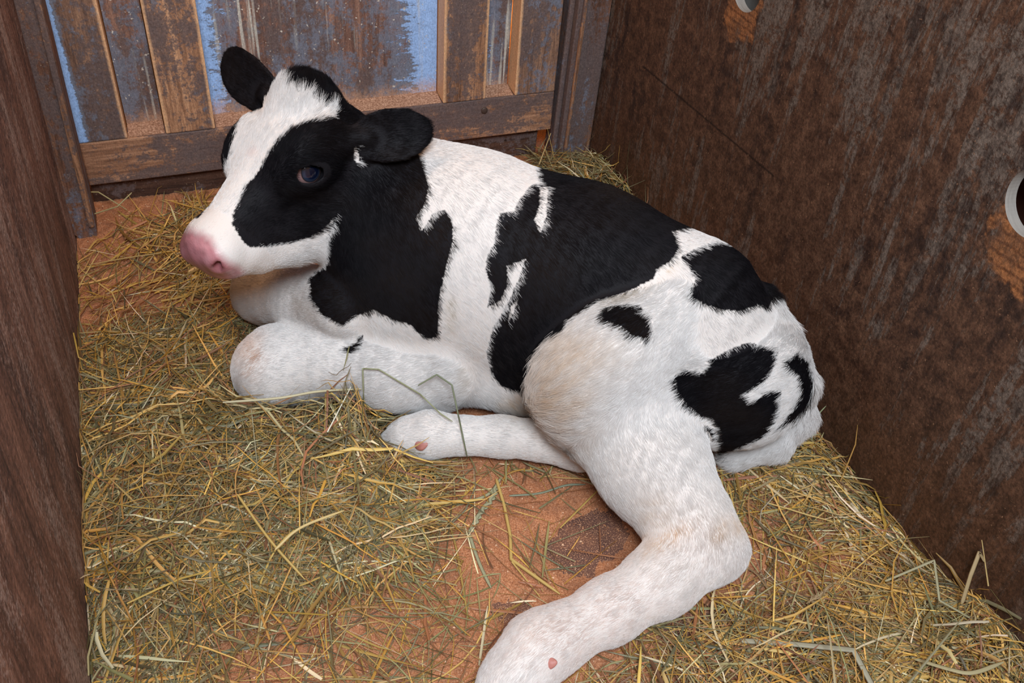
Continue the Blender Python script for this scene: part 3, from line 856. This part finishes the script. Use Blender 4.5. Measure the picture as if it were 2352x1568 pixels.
# drop hairs on the bare nose, the eye, the dewclaws
hh = head_uvw(P0)
bad = (pink_w(P0, G_) > rng.random(NH) * .8 + .1)
for sgn in (1, -1):
    d = P0 - hd(-.005, sgn * .073, -.054)
    e0 = HN * .80 + HD * .60; e2 = HD * .80 - HN * .60
    bad |= ((d @ e0 / .033) ** 2 + (d @ e2 / .024) ** 2 + (d @ HL / .035) ** 2 < 1) & (G_ == 1)
for o in calf.children:
    if o.name.startswith('dewclaw'):
        bad |= np.linalg.norm(P0 - np.array(o.matrix_local.translation) - CB, axis=1) < .0105
kp = ~bad; P0, Nn, Td, Lh, Lf, G_, EM = [x[kp] for x in (P0, Nn, Td, Lh, Lf, G_, EM)]; NH = len(P0)
# tufts: neighbouring hairs lean together
B = np.cross(Nn, Td)
tuft = vnoise(P0, 170, 11) * .22 + vnoise(P0, 60, 12) * .15
Lh = Lh * np.where((G_ == 1) & (hh[kp][:, 0] > .12), .55, 1)
Lh = Lh * (1 + .35 * vnoise(P0, 90, 13)) * rng.uniform(.6, 1.15, NH)
fuz = (Lh > .016)
hk = hh[kp]
rf = (G_ == 1) & (hk[:, 0] < -.03) & (abs(hk[:, 1]) < .065) & (hk[:, 2] > -.075) & ~EM
Lh = np.where(rf, Lh * 1.25, Lh)
D = Td * (1 - Lf)[:, None] + Nn * (Lf * rng.uniform(.5, 1.3, NH))[:, None] + B * (tuft + rng.normal(0, .12, NH) + np.where(fuz | rf, vnoise(P0, 130, 14) * .8, 0))[:, None]
D /= np.linalg.norm(D, axis=1, keepdims=True)
K = 4
tt = np.linspace(0, 1, K)
pts = P0[:, None, :] - Nn[:, None] * .0006 + D[:, None] * (Lh[:, None] * tt)[..., None] + (Td * (Lh * .25)[:, None] - Nn * (Lh * Lf * .35)[:, None])[:, None] * (tt ** 2)[None, :, None]
pj = proj(P0)
jit = np.stack([vnoise(P0, 260, 21) * 5 + rng.normal(0, 2.2, NH), vnoise(P0, 260, 22) * 5 + rng.normal(0, 2.2, NH)], 1)
blk = np.zeros(NH, bool); qj = pj + jit; hm = G_ == 1
for pl_ in BLK_BODY: blk |= in_poly(qj, pl_) & ~hm
for pl_ in WHT_BODY: blk &= ~(in_poly(qj, pl_) & ~hm)
for pl_ in BLK_HEAD: blk |= in_poly(qj, pl_) & hm
for pl_ in WHT_HEAD: blk &= ~(in_poly(qj, pl_) & hm)
blk |= EM
col = np.empty((NH, 4), np.float32); col[:, 3] = 1
col[:, :3] = np.array((.80, .765, .745)) * rng.uniform(.88, 1.05, NH)[:, None]


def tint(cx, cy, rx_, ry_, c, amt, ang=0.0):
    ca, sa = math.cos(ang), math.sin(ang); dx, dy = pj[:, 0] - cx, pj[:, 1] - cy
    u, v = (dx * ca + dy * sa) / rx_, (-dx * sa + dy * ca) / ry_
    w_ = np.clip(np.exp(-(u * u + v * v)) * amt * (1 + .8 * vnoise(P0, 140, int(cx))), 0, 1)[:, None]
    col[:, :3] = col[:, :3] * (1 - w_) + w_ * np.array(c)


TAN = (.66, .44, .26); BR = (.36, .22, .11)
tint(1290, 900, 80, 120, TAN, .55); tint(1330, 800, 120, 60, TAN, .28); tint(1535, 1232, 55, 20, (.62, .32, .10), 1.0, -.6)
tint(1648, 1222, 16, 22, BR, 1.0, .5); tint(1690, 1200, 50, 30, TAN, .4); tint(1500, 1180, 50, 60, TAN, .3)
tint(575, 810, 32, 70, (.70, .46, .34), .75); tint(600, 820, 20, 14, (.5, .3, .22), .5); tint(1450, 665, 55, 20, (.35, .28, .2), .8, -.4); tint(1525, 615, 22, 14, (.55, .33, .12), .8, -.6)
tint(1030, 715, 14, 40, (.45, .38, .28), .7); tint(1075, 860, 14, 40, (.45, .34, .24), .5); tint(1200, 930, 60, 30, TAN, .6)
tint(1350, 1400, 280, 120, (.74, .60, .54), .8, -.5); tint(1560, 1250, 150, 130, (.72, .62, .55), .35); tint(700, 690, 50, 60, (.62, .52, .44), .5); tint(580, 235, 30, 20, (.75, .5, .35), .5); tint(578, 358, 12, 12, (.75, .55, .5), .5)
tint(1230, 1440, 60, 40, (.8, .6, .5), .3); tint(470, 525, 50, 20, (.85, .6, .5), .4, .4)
kk = rng.uniform(.6, 1.5, NH)[:, None]
col[blk, :3] = (np.array((.0070, .0062, .0075)) * kk)[blk]
brn = np.clip(vnoise(P0, 14, 31) * .8 + .2, 0, 1)[:, None] * np.array((.012, .006, .002))
col[blk, :3] += brn[blk]
hc = bpy.data.hair_curves.new('fur')
hc.add_curves([K] * NH)
hc.attributes['position'].data.foreach_set('vector', (pts - CB).astype(np.float32).ravel())
ra = hc.attributes.get('radius') or hc.attributes.new('radius', 'FLOAT', 'POINT')
rad = np.tile(np.array([1, .9, .65, .2], np.float32), NH) * np.repeat(np.where(G_ == 1, .00014, .00019).astype(np.float32), K)
ra.data.foreach_set('value', rad)
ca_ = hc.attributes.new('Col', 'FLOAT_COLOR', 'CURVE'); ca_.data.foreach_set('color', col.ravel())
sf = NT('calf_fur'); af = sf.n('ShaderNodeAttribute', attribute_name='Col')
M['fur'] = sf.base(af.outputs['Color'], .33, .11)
sf.bsdf.inputs['IOR'].default_value = 1.28
hc.materials.append(M['fur'])
fo = bpy.data.objects.new('fur', hc); COL.objects.link(fo); fo.parent = calf

# ------------------------------------------------------------------ sawdust on the floor
def lump(xy, seed, s):
    P = np.concatenate([xy, np.zeros((len(xy), 1))], 1); return vnoise(P, s, seed)


def sawdust_h(xy):
    h = .0035 + .0030 * lump(xy, 41, 9) + .0022 * lump(xy, 42, 28) + .0016 * lump(xy, 43, 75) + .0009 * lump(xy, 44, 190)
    c = fl(1345, 1235)[:2]; e = np.array([.80, .60]); d = xy - c
    u, v = d @ e, d @ np.array([-.60, .80])
    bare = np.exp(-((u / .105) ** 2 + (v / .060) ** 2) ** 1.5)
    c2 = fl(1180, 1400)[:2]; d2 = xy - c2; bare2 = .75 * np.exp(-((d2[:, 0] / .06) ** 2 + (d2[:, 1] / .03) ** 2))
    c3 = fl(1600, 1430)[:2]; d3 = xy - c3; bare3 = .9 * np.exp(-((d3[:, 0] / .09) ** 2 + (d3[:, 1] / .03) ** 2))
    return h - .0125 * np.maximum.reduce([bare, bare2, bare3]) + .0008 * lump(xy, 45, 330)


xs = np.arange(XL + .001, XR - .0005, .0035); ys = np.arange(.18, YB + .018, .0035)
gx, gy = np.meshgrid(xs, ys, indexing='ij'); xy = np.stack([gx.ravel(), gy.ravel()], 1)
hz = sawdust_h(xy) + rng.normal(0, .00035, len(xy))
n0, n1 = len(xs), len(ys); ii = np.arange(n0 * n1).reshape(n0, n1)
Fq = np.stack([ii[:-1, :-1].ravel(), ii[1:, :-1].ravel(), ii[1:, 1:].ravel(), ii[:-1, 1:].ravel()], 1)
Fq = Fq[hz[Fq].max(1) > -.009]
ss = NT('orange_sawdust'); v3 = ss.coords((1, 1, 1))
n1_ = ss.noise(v3, 420, 3, .8); n2_ = ss.noise(v3, 34, 6, .7); n3_ = ss.noise(v3, 900, 2, .7)
c_ = ss.ramp(n1_, [(.30, (.20, .075, .036)), (.48, (.50, .185, .078)), (.66, (.78, .38, .20))])
c_ = ss.mix(ss.ramp(n2_, [(.36, .55), (.56, 0.0)]), c_, (.24, .10, .055))
c_ = ss.mix(ss.ramp(n3_, [(.60, 0.0), (.70, .8)]), c_, (.86, .60, .42))
M['sawdust'] = ss.base(c_, .85, .25); ss.bump(n1_, .9, .002)
# bare worn floor under it
sfl = NT('worn_stall_floor'); vf = sfl.coords((1, 1, 1))
cf = sfl.ramp(sfl.noise(vf, 14, 6, .7), [(.35, (.10, .052, .045)), (.55, (.19, .085, .055)), (.7, (.25, .125, .085))])
cf = sfl.mix(sfl.ramp(sfl.noise(vf, 500, 2, .6), [(.55, 0.0), (.62, .9)]), cf, (.62, .32, .18))
sfl.base(cf, .45, .4); sfl.bump(sfl.noise(vf, 90, 5, .7), .3, .002)
for o in COL.objects:
    if o.name == 'floor':
        o.data.materials[0] = sfl.m; o.location.z = .0085
# loose crumbs and flakes of sawdust
NC = 26000
cx = rng.uniform(XL + .01, XR - .01, NC); cy = rng.uniform(.3, YB, NC); cxy = np.stack([cx, cy], 1)
cz = np.maximum(sawdust_h(cxy), -.003) + .0006
sz = np.minimum(rng.gamma(2.2, .00045, NC) + .0004, .0022)
base_t = np.array([[1, .2, 0], [-.6, .9, .2], [-.5, -.8, .1], [.1, .1, 1.0]])
ang = rng.uniform(0, 6.28, NC); ca2, sa2 = np.cos(ang), np.sin(ang)
bt = base_t[None] * (sz[:, None] * rng.uniform(.5, 1.4, (NC, 3)))[:, None, :]
vx = bt[..., 0] * ca2[:, None] - bt[..., 1] * sa2[:, None]; vy = bt[..., 0] * sa2[:, None] + bt[..., 1] * ca2[:, None]
cv = np.stack([vx + cx[:, None], vy + cy[:, None], bt[..., 2] + cz[:, None]], -1).reshape(-1, 3)
o4 = np.arange(NC)[:, None] * 4
cfz = np.concatenate([o4 + np.array([0, 1, 3]), o4 + np.array([1, 2, 3]), o4 + np.array([2, 0, 3])])
cc_ = np.array([(.62, .30, .16), (.78, .48, .30), (.30, .12, .06), (.50, .22, .10)])[rng.integers(0, 4, NC)]
sv = NT('sawdust_flakes'); M['crumb'] = sv.base(sv.n('ShaderNodeAttribute', attribute_name='Col').outputs['Color'], .8, .2)
Ft = np.concatenate([Fq[:, [0, 1, 2]], Fq[:, [0, 2, 3]]]); nsd = len(xy)
sdo = np_mesh('sawdust', np.concatenate([np.concatenate([xy, hz[:, None]], 1), cv]), np.concatenate([Ft, cfz + nsd]), [M['sawdust'], M['crumb']], False,
              np.concatenate([np.full((nsd, 3), .5), np.repeat(cc_, 4, 0)]), midx=np.concatenate([np.zeros(len(Ft)), np.ones(len(cfz))]))
tag(sdo, 'uneven layer of orange sawdust and crumbs over the stall floor', 'sawdust', kind='stuff')


# ------------------------------------------------------------------ hay
HEAPS = [(fl(560, 1080), .24, .20, .055), (fl(845, 965), .075, .050, .150), (fl(330, 950), .15, .22, .035), (fl(300, 1400), .14, .16, .035), (fl(860, 1180), .12, .12, .025),
         (np.array([.95, 1.75, 0]), .12, .14, .075), (fl(2330, 1480), .17, .10, .060), (fl(2000, 1230), .06, .10, .02), (fl(1850, 1060), .06, .08, .03), (fl(640, 740, 0), .07, .025, .035),
         (np.array([.06, 1.72, 0]), .12, .10, .02), (fl(1700, 1560), .25, .08, .02)]


def heap(xy):
    h = np.zeros(len(xy))
    for c, rx_, ry_, hh_ in HEAPS:
        h += hh_ * np.exp(-((xy[:, 0] - c[0]) / rx_) ** 2 - ((xy[:, 1] - c[1]) / ry_) ** 2)
    return h * (1 + .45 * lump(xy, 51, 40) + .25 * lump(xy, 52, 95)) + np.maximum(sawdust_h(xy), 0)


GREEN = [(.155, .140, .065), (.23, .21, .105), (.11, .10, .055), (.29, .265, .15), (.20, .195, .125), (.17, .12, .06)]
GOLD = [(.46, .27, .06), (.38, .25, .08), (.55, .36, .12), (.30, .18, .05), (.42, .30, .13)]
PALE = [(.52, .45, .28), (.60, .55, .40)]
RUST = [(.26, .12, .055), (.20, .10, .06), (.33, .16, .08)]


def palette(n, mix):
    """mix: shares of green, gold, pale, rust"""
    P = [GREEN, GOLD, PALE, RUST]; k = rng.choice(4, n, p=np.array(mix) / sum(mix)); out = np.zeros((n, 3))
    for i in range(4):
        m = k == i; a = np.array(P[i]); out[m] = a[rng.integers(0, len(a), m.sum())]
    return np.array((1.16, 1.06, .92)) * out * rng.uniform(.6, 1.35, (n, 1)) * rng.uniform(.93, 1.07, (n, 3))


KS = 7
HV, HF, HC_ = [], [], []


def ribbon(P, W, C, roll):
    """P (n,K,3) centre lines, W (n,K) half widths, C (n,3); creased blades"""
    n, K, _ = P.shape
    T_ = np.gradient(P, axis=1); T_ /= np.linalg.norm(T_, axis=2, keepdims=True) + 1e-9
    up = np.array([0, 0, 1.0]); S = np.cross(T_, up); S /= np.linalg.norm(S, axis=2, keepdims=True) + 1e-6; U_ = np.cross(S, T_)
    cr, sr = np.cos(roll)[..., None], np.sin(roll)[..., None]
    S2 = S * cr + U_ * sr; U2 = -S * sr + U_ * cr
    A = P - S2 * W[..., None]; B_ = P + U2 * W[..., None] * .75; C2 = P + S2 * W[..., None]
    v = np.stack([A, B_, C2], 2).reshape(n, K * 3, 3)
    b = np.arange(K - 1)[:, None] * 3
    q = np.concatenate([b + np.array([0, 1, 4, 3]), b + np.array([1, 2, 5, 4])])
    f_ = (np.arange(n)[:, None, None] * K * 3 + q[None]).reshape(-1, 4)
    tv = np.linspace(-.12, .12, K)[None, :, None, None] * rng.choice([-1, 1], (n, 1, 1, 1))
    c = (C[:, None, None, :] * (1 + tv) * np.ones((1, 1, 3, 1))).reshape(n, K * 3, 3)
    return v.reshape(-1, 3), f_, c.reshape(-1, 3)


def scatter(poly, dens, L=(.04, .13), Wd=(.0005, .0015), mix=(5, 3, .6, 1.2), layer=1.0, up=0.0, head=None, zoff=0.0):
    """poly in photograph pixels on the floor; dens strands per square metre"""
    wp = np.array([fl(x, y)[:2] for x, y in poly]); lo, hi = wp.min(0), wp.max(0)
    n = int(dens * np.prod(hi - lo)); c = rng.uniform(lo, hi, (n, 2)); c = c[in_poly(c, wp)]
    edge = lump(c, 77, 22) + lump(c, 78, 60) * .5
    n = len(c)
    ln = 1.25 * rng.uniform(*L, n) * np.where(rng.random(n) < .12, 1.7, 1); wd = rng.uniform(*Wd, n) * np.where(rng.random(n) < .13, 2.0, 1)
    th = rng.uniform(0, math.pi, n) if head is None else rng.normal(head, .7, n)
    th += 1.1 * lump(c, 79, 13)
    s = np.linspace(-.5, .5, KS)[None, :] * ln[:, None]
    cv_ = rng.normal(0, 1.5, n)[:, None] * rng.choice([0, 1], n, p=[.45, .55])[:, None]
    kp_ = rng.uniform(-.3, .3, n)[:, None] * ln[:, None]; ka = rng.normal(0, .9, n)[:, None] * rng.choice([0, 1], n, p=[.82, .18])[:, None]
    a = th[:, None] + cv_ * s * 3 + ka * (s > kp_)
    ds = ln[:, None] / (KS - 1)
    px_ = np.cumsum(np.cos(a) * ds, 1); py_ = np.cumsum(np.sin(a) * ds, 1)
    px_ += c[:, :1] - px_.mean(1, keepdims=True); py_ += c[:, 1:] - py_.mean(1, keepdims=True)
    pxy = np.stack([px_, py_], -1)
    hh_ = heap(pxy.reshape(-1, 2)).reshape(n, KS)
    ly = rng.random(n)[:, None] ** .6
    hm_ = hh_.mean(1, keepdims=True)
    z = (hh_ * .6 + hm_ * .4) * ly * layer + .003 + zoff
    pit = rng.normal(0, .10, n)[:, None] * (1 + 4 * (rng.random(n)[:, None] < up))
    z = z + s * pit + rng.random(n)[:, None] * .006
    z = np.maximum(z, np.maximum(sawdust_h(pxy.reshape(-1, 2)).reshape(n, KS), 0) + .0012)
    P = np.concatenate([pxy, z[..., None]], -1)
    P[..., 0] = np.clip(P[..., 0], XL + .002, XR - .003); P[..., 1] = np.minimum(P[..., 1], YB + .012)
    fv = trilin(f, P.reshape(-1, 3)).reshape(n, KS)
    inside = ((P > G0) & (P < G1)).all(-1)
    ok = ~((fv < .001) & inside).any(1) & ~((P[..., 0] < -.145) & (P[..., 1] > 1.81) & (P[..., 1] < 1.91)).any(1) & ~((P[..., 0] > .928) & (P[..., 1] > 1.91)).any(1)
    P, wd, c = P[ok], wd[ok], c[ok]; n = len(P)
    W = wd[:, None] * np.concatenate([[.7], np.ones(KS - 3), [.8, .25]])[None, :]
    C = palette(n, mix)
    roll = rng.uniform(-.9, .9, n)[:, None] + np.linspace(-.5, .5, KS)[None, :] * rng.normal(0, 1.2, n)[:, None]
    return ribbon(P, W, C, roll)


sy = NT('dry_hay'); M['hay'] = sy.base(sy.n('ShaderNodeAttribute', attribute_name='Col').outputs['Color'], .5, .4)
PILE = [(185, 800), (330, 765), (540, 745), (545, 905), (720, 900), (850, 890), (905, 960), (925, 1055), (1000, 1085), (965, 1180), (950, 1290), (860, 1330), (700, 1370), (560, 1350), (490, 1420), (430, 1640), (200, 1640)]
REGIONS = {
    'hay_pile': ('thick pile of green and golden hay in front of the folded forelegs', [
        (PILE, 36000, dict(L=(.03, .11), layer=.8, mix=(6, 2.2, .3, 1.6))),
        (PILE, 11000, dict(L=(.05, .15), layer=1.0, up=.08, mix=(4.5, 4, .7, .8))),
        (PILE, 1300, dict(L=(.12, .20), Wd=(.0007, .0012), layer=1.05, mix=(2, 6, 1.2, .3))),
        ([(740, 960), (760, 860), (860, 830), (960, 920), (1010, 1060), (900, 1150), (780, 1100)], 30000, dict(L=(.03, .10), layer=1.15, up=.15, mix=(4, 4, .6, 1.4))),
        ([(470, 760), (700, 720), (700, 760), (560, 790)], 26000, dict(L=(.03, .09), mix=(7, 1, .2, .5)))]),
    'loose_hay': ('golden hay scattered over sawdust between calf muzzle and left post', [
        ([(175, 600), (300, 500), (480, 440), (520, 640), (540, 740), (330, 760), (185, 830)], 3600, dict(L=(.03, .11), mix=(1.6, 6, .4, 1.8), head=.9)),
        ([(330, 560), (480, 440), (520, 600), (540, 740), (430, 700)], 6000, dict(L=(.04, .13), mix=(1, 7, .3, 1.5), head=.9))]),
    'corner_hay': ('tuft of green hay in the back corner behind the calf', [
        ([(1215, 385), (1240, 345), (1335, 350), (1420, 440), (1500, 560), (1400, 560), (1300, 480)], 16000, dict(L=(.04, .12), up=.4, mix=(7, 2, .5, .3)))]),
    'wall_hay': ('hay strewn along the foot of the plywood wall behind the hock', [
        ([(1640, 1090), (1700, 1060), (1850, 990), (1960, 1110), (2150, 1350), (2352, 1420), (2400, 1700), (1250, 1700), (1290, 1530), (1480, 1445), (1700, 1330), (1745, 1250), (1660, 1150)],
         5200, dict(L=(.03, .12), mix=(3.0, 4.5, .5, 1.8), up=.03)),
        ([(1660, 1120), (1850, 1010), (2100, 1300), (2352, 1420), (2352, 1640), (1500, 1640), (1700, 1400), (1760, 1250)], 1500, dict(L=(.10, .20), Wd=(.0008, .0014), mix=(1.5, 6, 1, .5), up=.05)),
        ([(1640, 1090), (1700, 1050), (1850, 990), (1960, 1110), (2200, 1400), (2100, 1430), (1900, 1180), (1700, 1110)], 15000, dict(L=(.05, .13), mix=(3, 4.5, .5, 1), up=.05, head=-.9)),
        ([(2000, 1380), (2150, 1330), (2352, 1380), (2420, 1700), (1900, 1700)], 24000, dict(L=(.05, .15), mix=(3.5, 4.5, .6, 1.4), up=.12)),
        ([(1500, 1470), (1760, 1360), (2000, 1420), (2000, 1700), (1290, 1700), (1300, 1560)], 5500, dict(L=(.04, .14), mix=(4.5, 3.5, .5, 1.6)))]),
    'sparse_hay': ('thin scatter of hay stems over the bare sawdust in the foreground', [
        ([(420, 1640), (490, 1420), (700, 1370), (950, 1300), (1180, 1420), (1140, 1640)], 3800, dict(L=(.04, .16), mix=(4, 4, .7, 2))),
        ([(940, 1080), (1340, 1085), (1450, 1230), (1250, 1400), (940, 1360)], 900, dict(L=(.03, .12), mix=(4, 4, .6, 2))),
        ([(1000, 1060), (1340, 1075), (1340, 1100), (1000, 1110)], 6000, dict(L=(.02, .06), mix=(5, 3, .6, 1))),
        ([(930, 1080), (1060, 1070), (1080, 1200), (960, 1330)], 5000, dict(L=(.05, .14), mix=(5, 4, .6, 1), head=.6))]),
}
vv_, ff_, cl_ = [], [], []; off = 0
for lb, parts in REGIONS.values():
    for poly, dn, kw in parts:
        a, b, c = scatter(poly, dn, **kw); vv_.append(a); ff_.append(b + off); cl_.append(c); off += len(a)
ho = np_mesh('hay', np.concatenate(vv_), np.concatenate(ff_), [M['hay']], False, np.concatenate(cl_))
tag(ho, 'green and golden hay heaped and strewn over the stall floor around the calf', 'hay', kind='stuff')


# single stalks that stand out from the rest
def catmull(Q, n=6):
    Q = np.asarray(Q, float); out = []
    E = np.vstack([2 * Q[0] - Q[1], Q, 2 * Q[-1] - Q[-2]])
    for i in range(1, len(E) - 2):
        for t in np.linspace(0, 1, n, endpoint=False):
            a, b, c, d = E[i - 1:i + 3]
            out.append(.5 * (2 * b + (c - a) * t + (2 * a - 5 * b + 4 * c - d) * t * t + (3 * b - a - 3 * c + d) * t ** 3))
    return np.array(out + [Q[-1]])


def stalk(name, label, cat, lines, wpx, colr, kink=True, blade=False, parts=None):
    vv_, ff_, off = [], [], 0
    for Q in lines:
        W3 = np.array([fl(x, y, z) for x, y, z in Q])
        P = W3 if len(W3) < 3 else catmull(W3, 8)
        if kink and len(W3) > 2:   # keep folds sharp: straight runs with short rounded corners
            seg = []
            for a, b in zip(W3[:-1], W3[1:]): seg += [a + (b - a) * t for t in (0.0, .12, .5, .88)]
            P = np.array(seg + [W3[-1]])
        if kink and len(P) > 2: P = np.vstack([a + (b - a) * t for a, b in zip(P[:-1], P[1:]) for t in (0, .5)] + [P[-1]])
        tc_ = CAM - P; tc_ /= np.linalg.norm(tc_, axis=1, keepdims=True)
        for _ in range(60):      # lie on the calf, not in it
            low_ = (trilin(f, P) < .009) & ((P > G0) & (P < G1)).all(1)
            if not low_.any(): break
            P[low_] += tc_[low_] * .003
        hwid = wpx / 2 * dep(P[0]) / FPX; n = len(P)
        T_ = np.gradient(P, axis=0); T_ /= np.linalg.norm(T_, axis=1, keepdims=True)
        S = np.cross(T_, [0, 0, 1.0]); S /= np.linalg.norm(S, axis=1, keepdims=True) + 1e-6; U_ = np.cross(S, T_)
        tp = np.clip(np.minimum(np.linspace(0, 1, n) * 8 + .6, (1 - np.linspace(0, 1, n)) * 6 + .35), 0, 1)
        ring = []
        for k in range(6):
            an = k * math.pi / 3; fx, fy = (math.cos(an), math.sin(an) * (.22 if blade else 1))
            ring.append(P + (S * fx + U_ * fy) * (hwid * tp)[:, None])
        v = np.stack(ring, 1).reshape(-1, 3)
        for i in range(n - 1):
            for k in range(6): ff_.append([off + i * 6 + k, off + i * 6 + (k + 1) % 6, off + (i + 1) * 6 + (k + 1) % 6, off + (i + 1) * 6 + k])
        vv_.append(v); off += len(v)
    v = np.concatenate(vv_); c0 = v.mean(0); c0[2] = v[:, 2].min()
    o = np_mesh(name, v - c0, np.array(ff_), [M['hay']], True, np.tile(np.array(colr, float), (len(v), 1))); o.location = c0
    tag(o, label, cat); return o


S_ = .006
stalk('hay_stem', 'kinked green hay stem arching in front of the white foreleg', 'hay stem', [[(836, 940, .055), (833, 846, .13), (870, 848, .15), (965, 905, .11), (1012, 950, .095), (1040, 968, .088)]], 3.2, (.30, .31, .17))
stalk('grass_blade', 'dark bent grass blade standing in front of the belly and tucked hind leg', 'grass blade', [[(960, 885, .15), (1003, 860, .16), (1038, 884, .15), (1052, 950, .12), (1074, 1054, S_ + .002)]], 4, (.17, .19, .11))
stalk('hay_stem', 'long pale straw lying level across the lower front knee', 'hay stem', [[(512, 924, .10), (640, 914, .11), (730, 899, .105), (830, 893, .085)]], 6, (.62, .54, .34), kink=False)
stalk('hay_stem', 'white shiny straw leaning steeply on the hay pile beside the folded foreleg', 'hay stem', [[(752, 992, .075), (806, 888, .115)]], 6, (.82, .78, .62))
tw = [(1142, 1115, S_), (1130, 1145, S_ + .004), (1108, 1172, S_ + .005), (1092, 1200, S_ + .004), (1078, 1226, S_ + .003)]
stalk('seed_head', 'twisted pale green grass head lying on the bare sawdust', 'seed head',
      [[(x + 4 * math.sin(i * 1.6), y + 3 * math.cos(i * 1.6), z) for i, (x, y, z) in enumerate(catmull(tw, 5))],
       [(x - 4 * math.sin(i * 1.6), y - 3 * math.cos(i * 1.6), z + .002) for i, (x, y, z) in enumerate(catmull(tw, 5))],
       [(1078, 1226, S_), (1100, 1290, S_), (1128, 1350, S_)], [(1048, 1160, S_), (1120, 1135, S_ + .002), (1152, 1095, S_)]], 8, (.34, .33, .20), kink=False, blade=True)
stalk('hay_stem', 'thick golden straw forked at its lower end on the bare sawdust', 'hay stem',
      [[(1140, 1100, S_ + .003), (1158, 1160, S_ + .003), (1172, 1230, S_ + .003), (1174, 1284, S_ + .003), (1286, 1364, S_ + .002)], [(1176, 1290, S_ + .003), (1240, 1370, S_ + .001)]], 8, (.56, .38, .12))
stalk('hay_stem', 'thin golden stem lying straight down the left of the bare sawdust', 'hay stem', [[(1026, 1180, S_), (1048, 1260, S_), (1062, 1340, S_), (1076, 1426, S_)]], 5.5, (.42, .27, .08), kink=False)
stalk('hay_stem', 'fine dry stem arching against the foot of the left post', 'hay stem',
      [[(172, 530, .012), (145, 466, .06), (175, 441, .07), (226, 441, .05), (292, 482, .02)], [(180, 503, .02), (270, 474, .05), (303, 442, .07)]], 3.2, (.42, .36, .17))
stalk('grass_blade', 'wide pale folded grass blade lifting off the hay near the right corner', 'grass blade',
      [[(2033, 1334, .035), (2146, 1286, .075), (2158, 1378, .06), (2256, 1434, .045)]], 6.5, (.36, .33, .20), blade=True)
stalk('grass_blade', 'broad grey-green grass blade bent downward at the bottom edge', 'grass blade', [[(1700, 1470, .02), (1820, 1478, .025), (1960, 1492, .045), (2018, 1600, .03)]], 15, (.34, .31, .22), blade=True)
stalk('grass_blade', 'curved broad grass blade low in the bottom right hay', 'grass blade', [[(2095, 1510, .04), (2180, 1536, .06), (2235, 1544, .065), (2305, 1520, .06)]], 11, (.42, .36, .20), kink=False, blade=True)
stalk('hay_stem', 'thin green stem leaning up the plywood beside the tail', 'hay stem', [[(1864, 1022, .02), (1868, 980, .06), (1880, 952, .08), (1897, 932, .10)]], 3, (.34, .38, .22), kink=False)
stalk('hay_stem', 'golden stem with bent tip reaching along the plywood wall foot', 'hay stem', [[(1926, 1086, .012), (2038, 1142, .022), (2088, 1135, .03)]], 4.5, (.52, .38, .16))
stalk('grass_blade', 'narrow grey-green blade curving across the sawdust under the tucked hind leg', 'grass blade', [[(1170, 1138, S_), (1240, 1132, S_ + .002), (1300, 1114, S_ + .004), (1345, 1112, S_)]], 6, (.24, .27, .19), kink=False, blade=True)
stalk('hay_stem', 'upright golden straw poking up in the back corner by the post', 'hay stem', [[(1238, 378, .055), (1265, 306, .11)]], 5, (.50, .35, .15))
axis_ = catmull([(1852, 1386, .030), (1876, 1370, .034), (1896, 1354, .035), (1918, 1336, .033)], 12)
br_ = [[tuple(axis_[0]), tuple(axis_[18]), tuple(axis_[-1])]]
for i_ in range(2, len(axis_)):
    for k_ in range(5):
        d_ = rng.normal(0, 1, 2); x_, y_, z_ = axis_[i_]; m_ = 9 * math.sin(math.pi * min(1, .15 + i_ / len(axis_)))
        br_.append([(x_, y_, z_), (x_ + 5 + d_[0] * m_ * .6, y_ - 4 + d_[1] * m_ * .6, z_ + rng.uniform(-.002, .006))])
stalk('seed_head', 'furry brown seed head lying in the hay right of the hock', 'seed head', br_, 3.2, (.40, .28, .15), kink=False)
stalk('hay_stem', 'tall golden straw rising against the plywood at the right edge', 'hay stem', [[(2270, 1345, .10), (2255, 1240, .16)]], 6, (.56, .42, .18))
stalk('grass_blade', 'wide tan blade standing against the plywood left of the tall straw', 'grass blade', [[(2210, 1385, .06), (2230, 1320, .10), (2250, 1268, .13), (2262, 1290, .12)]], 10, (.40, .30, .16), blade=True)
stalk('hay_stem', 'long golden straw running diagonally down the middle of the hay pile', 'hay stem', [[(545, 1135, .085), (620, 1240, .07), (700, 1330, .05)]], 6.5, (.55, .38, .12), kink=False)
stalk('hay_stem', 'pale straw pointing up right at the lower edge of the hay pile', 'hay stem', [[(632, 1262, .075), (690, 1212, .085), (790, 1172, .075)]], 7, (.66, .50, .22), kink=False)
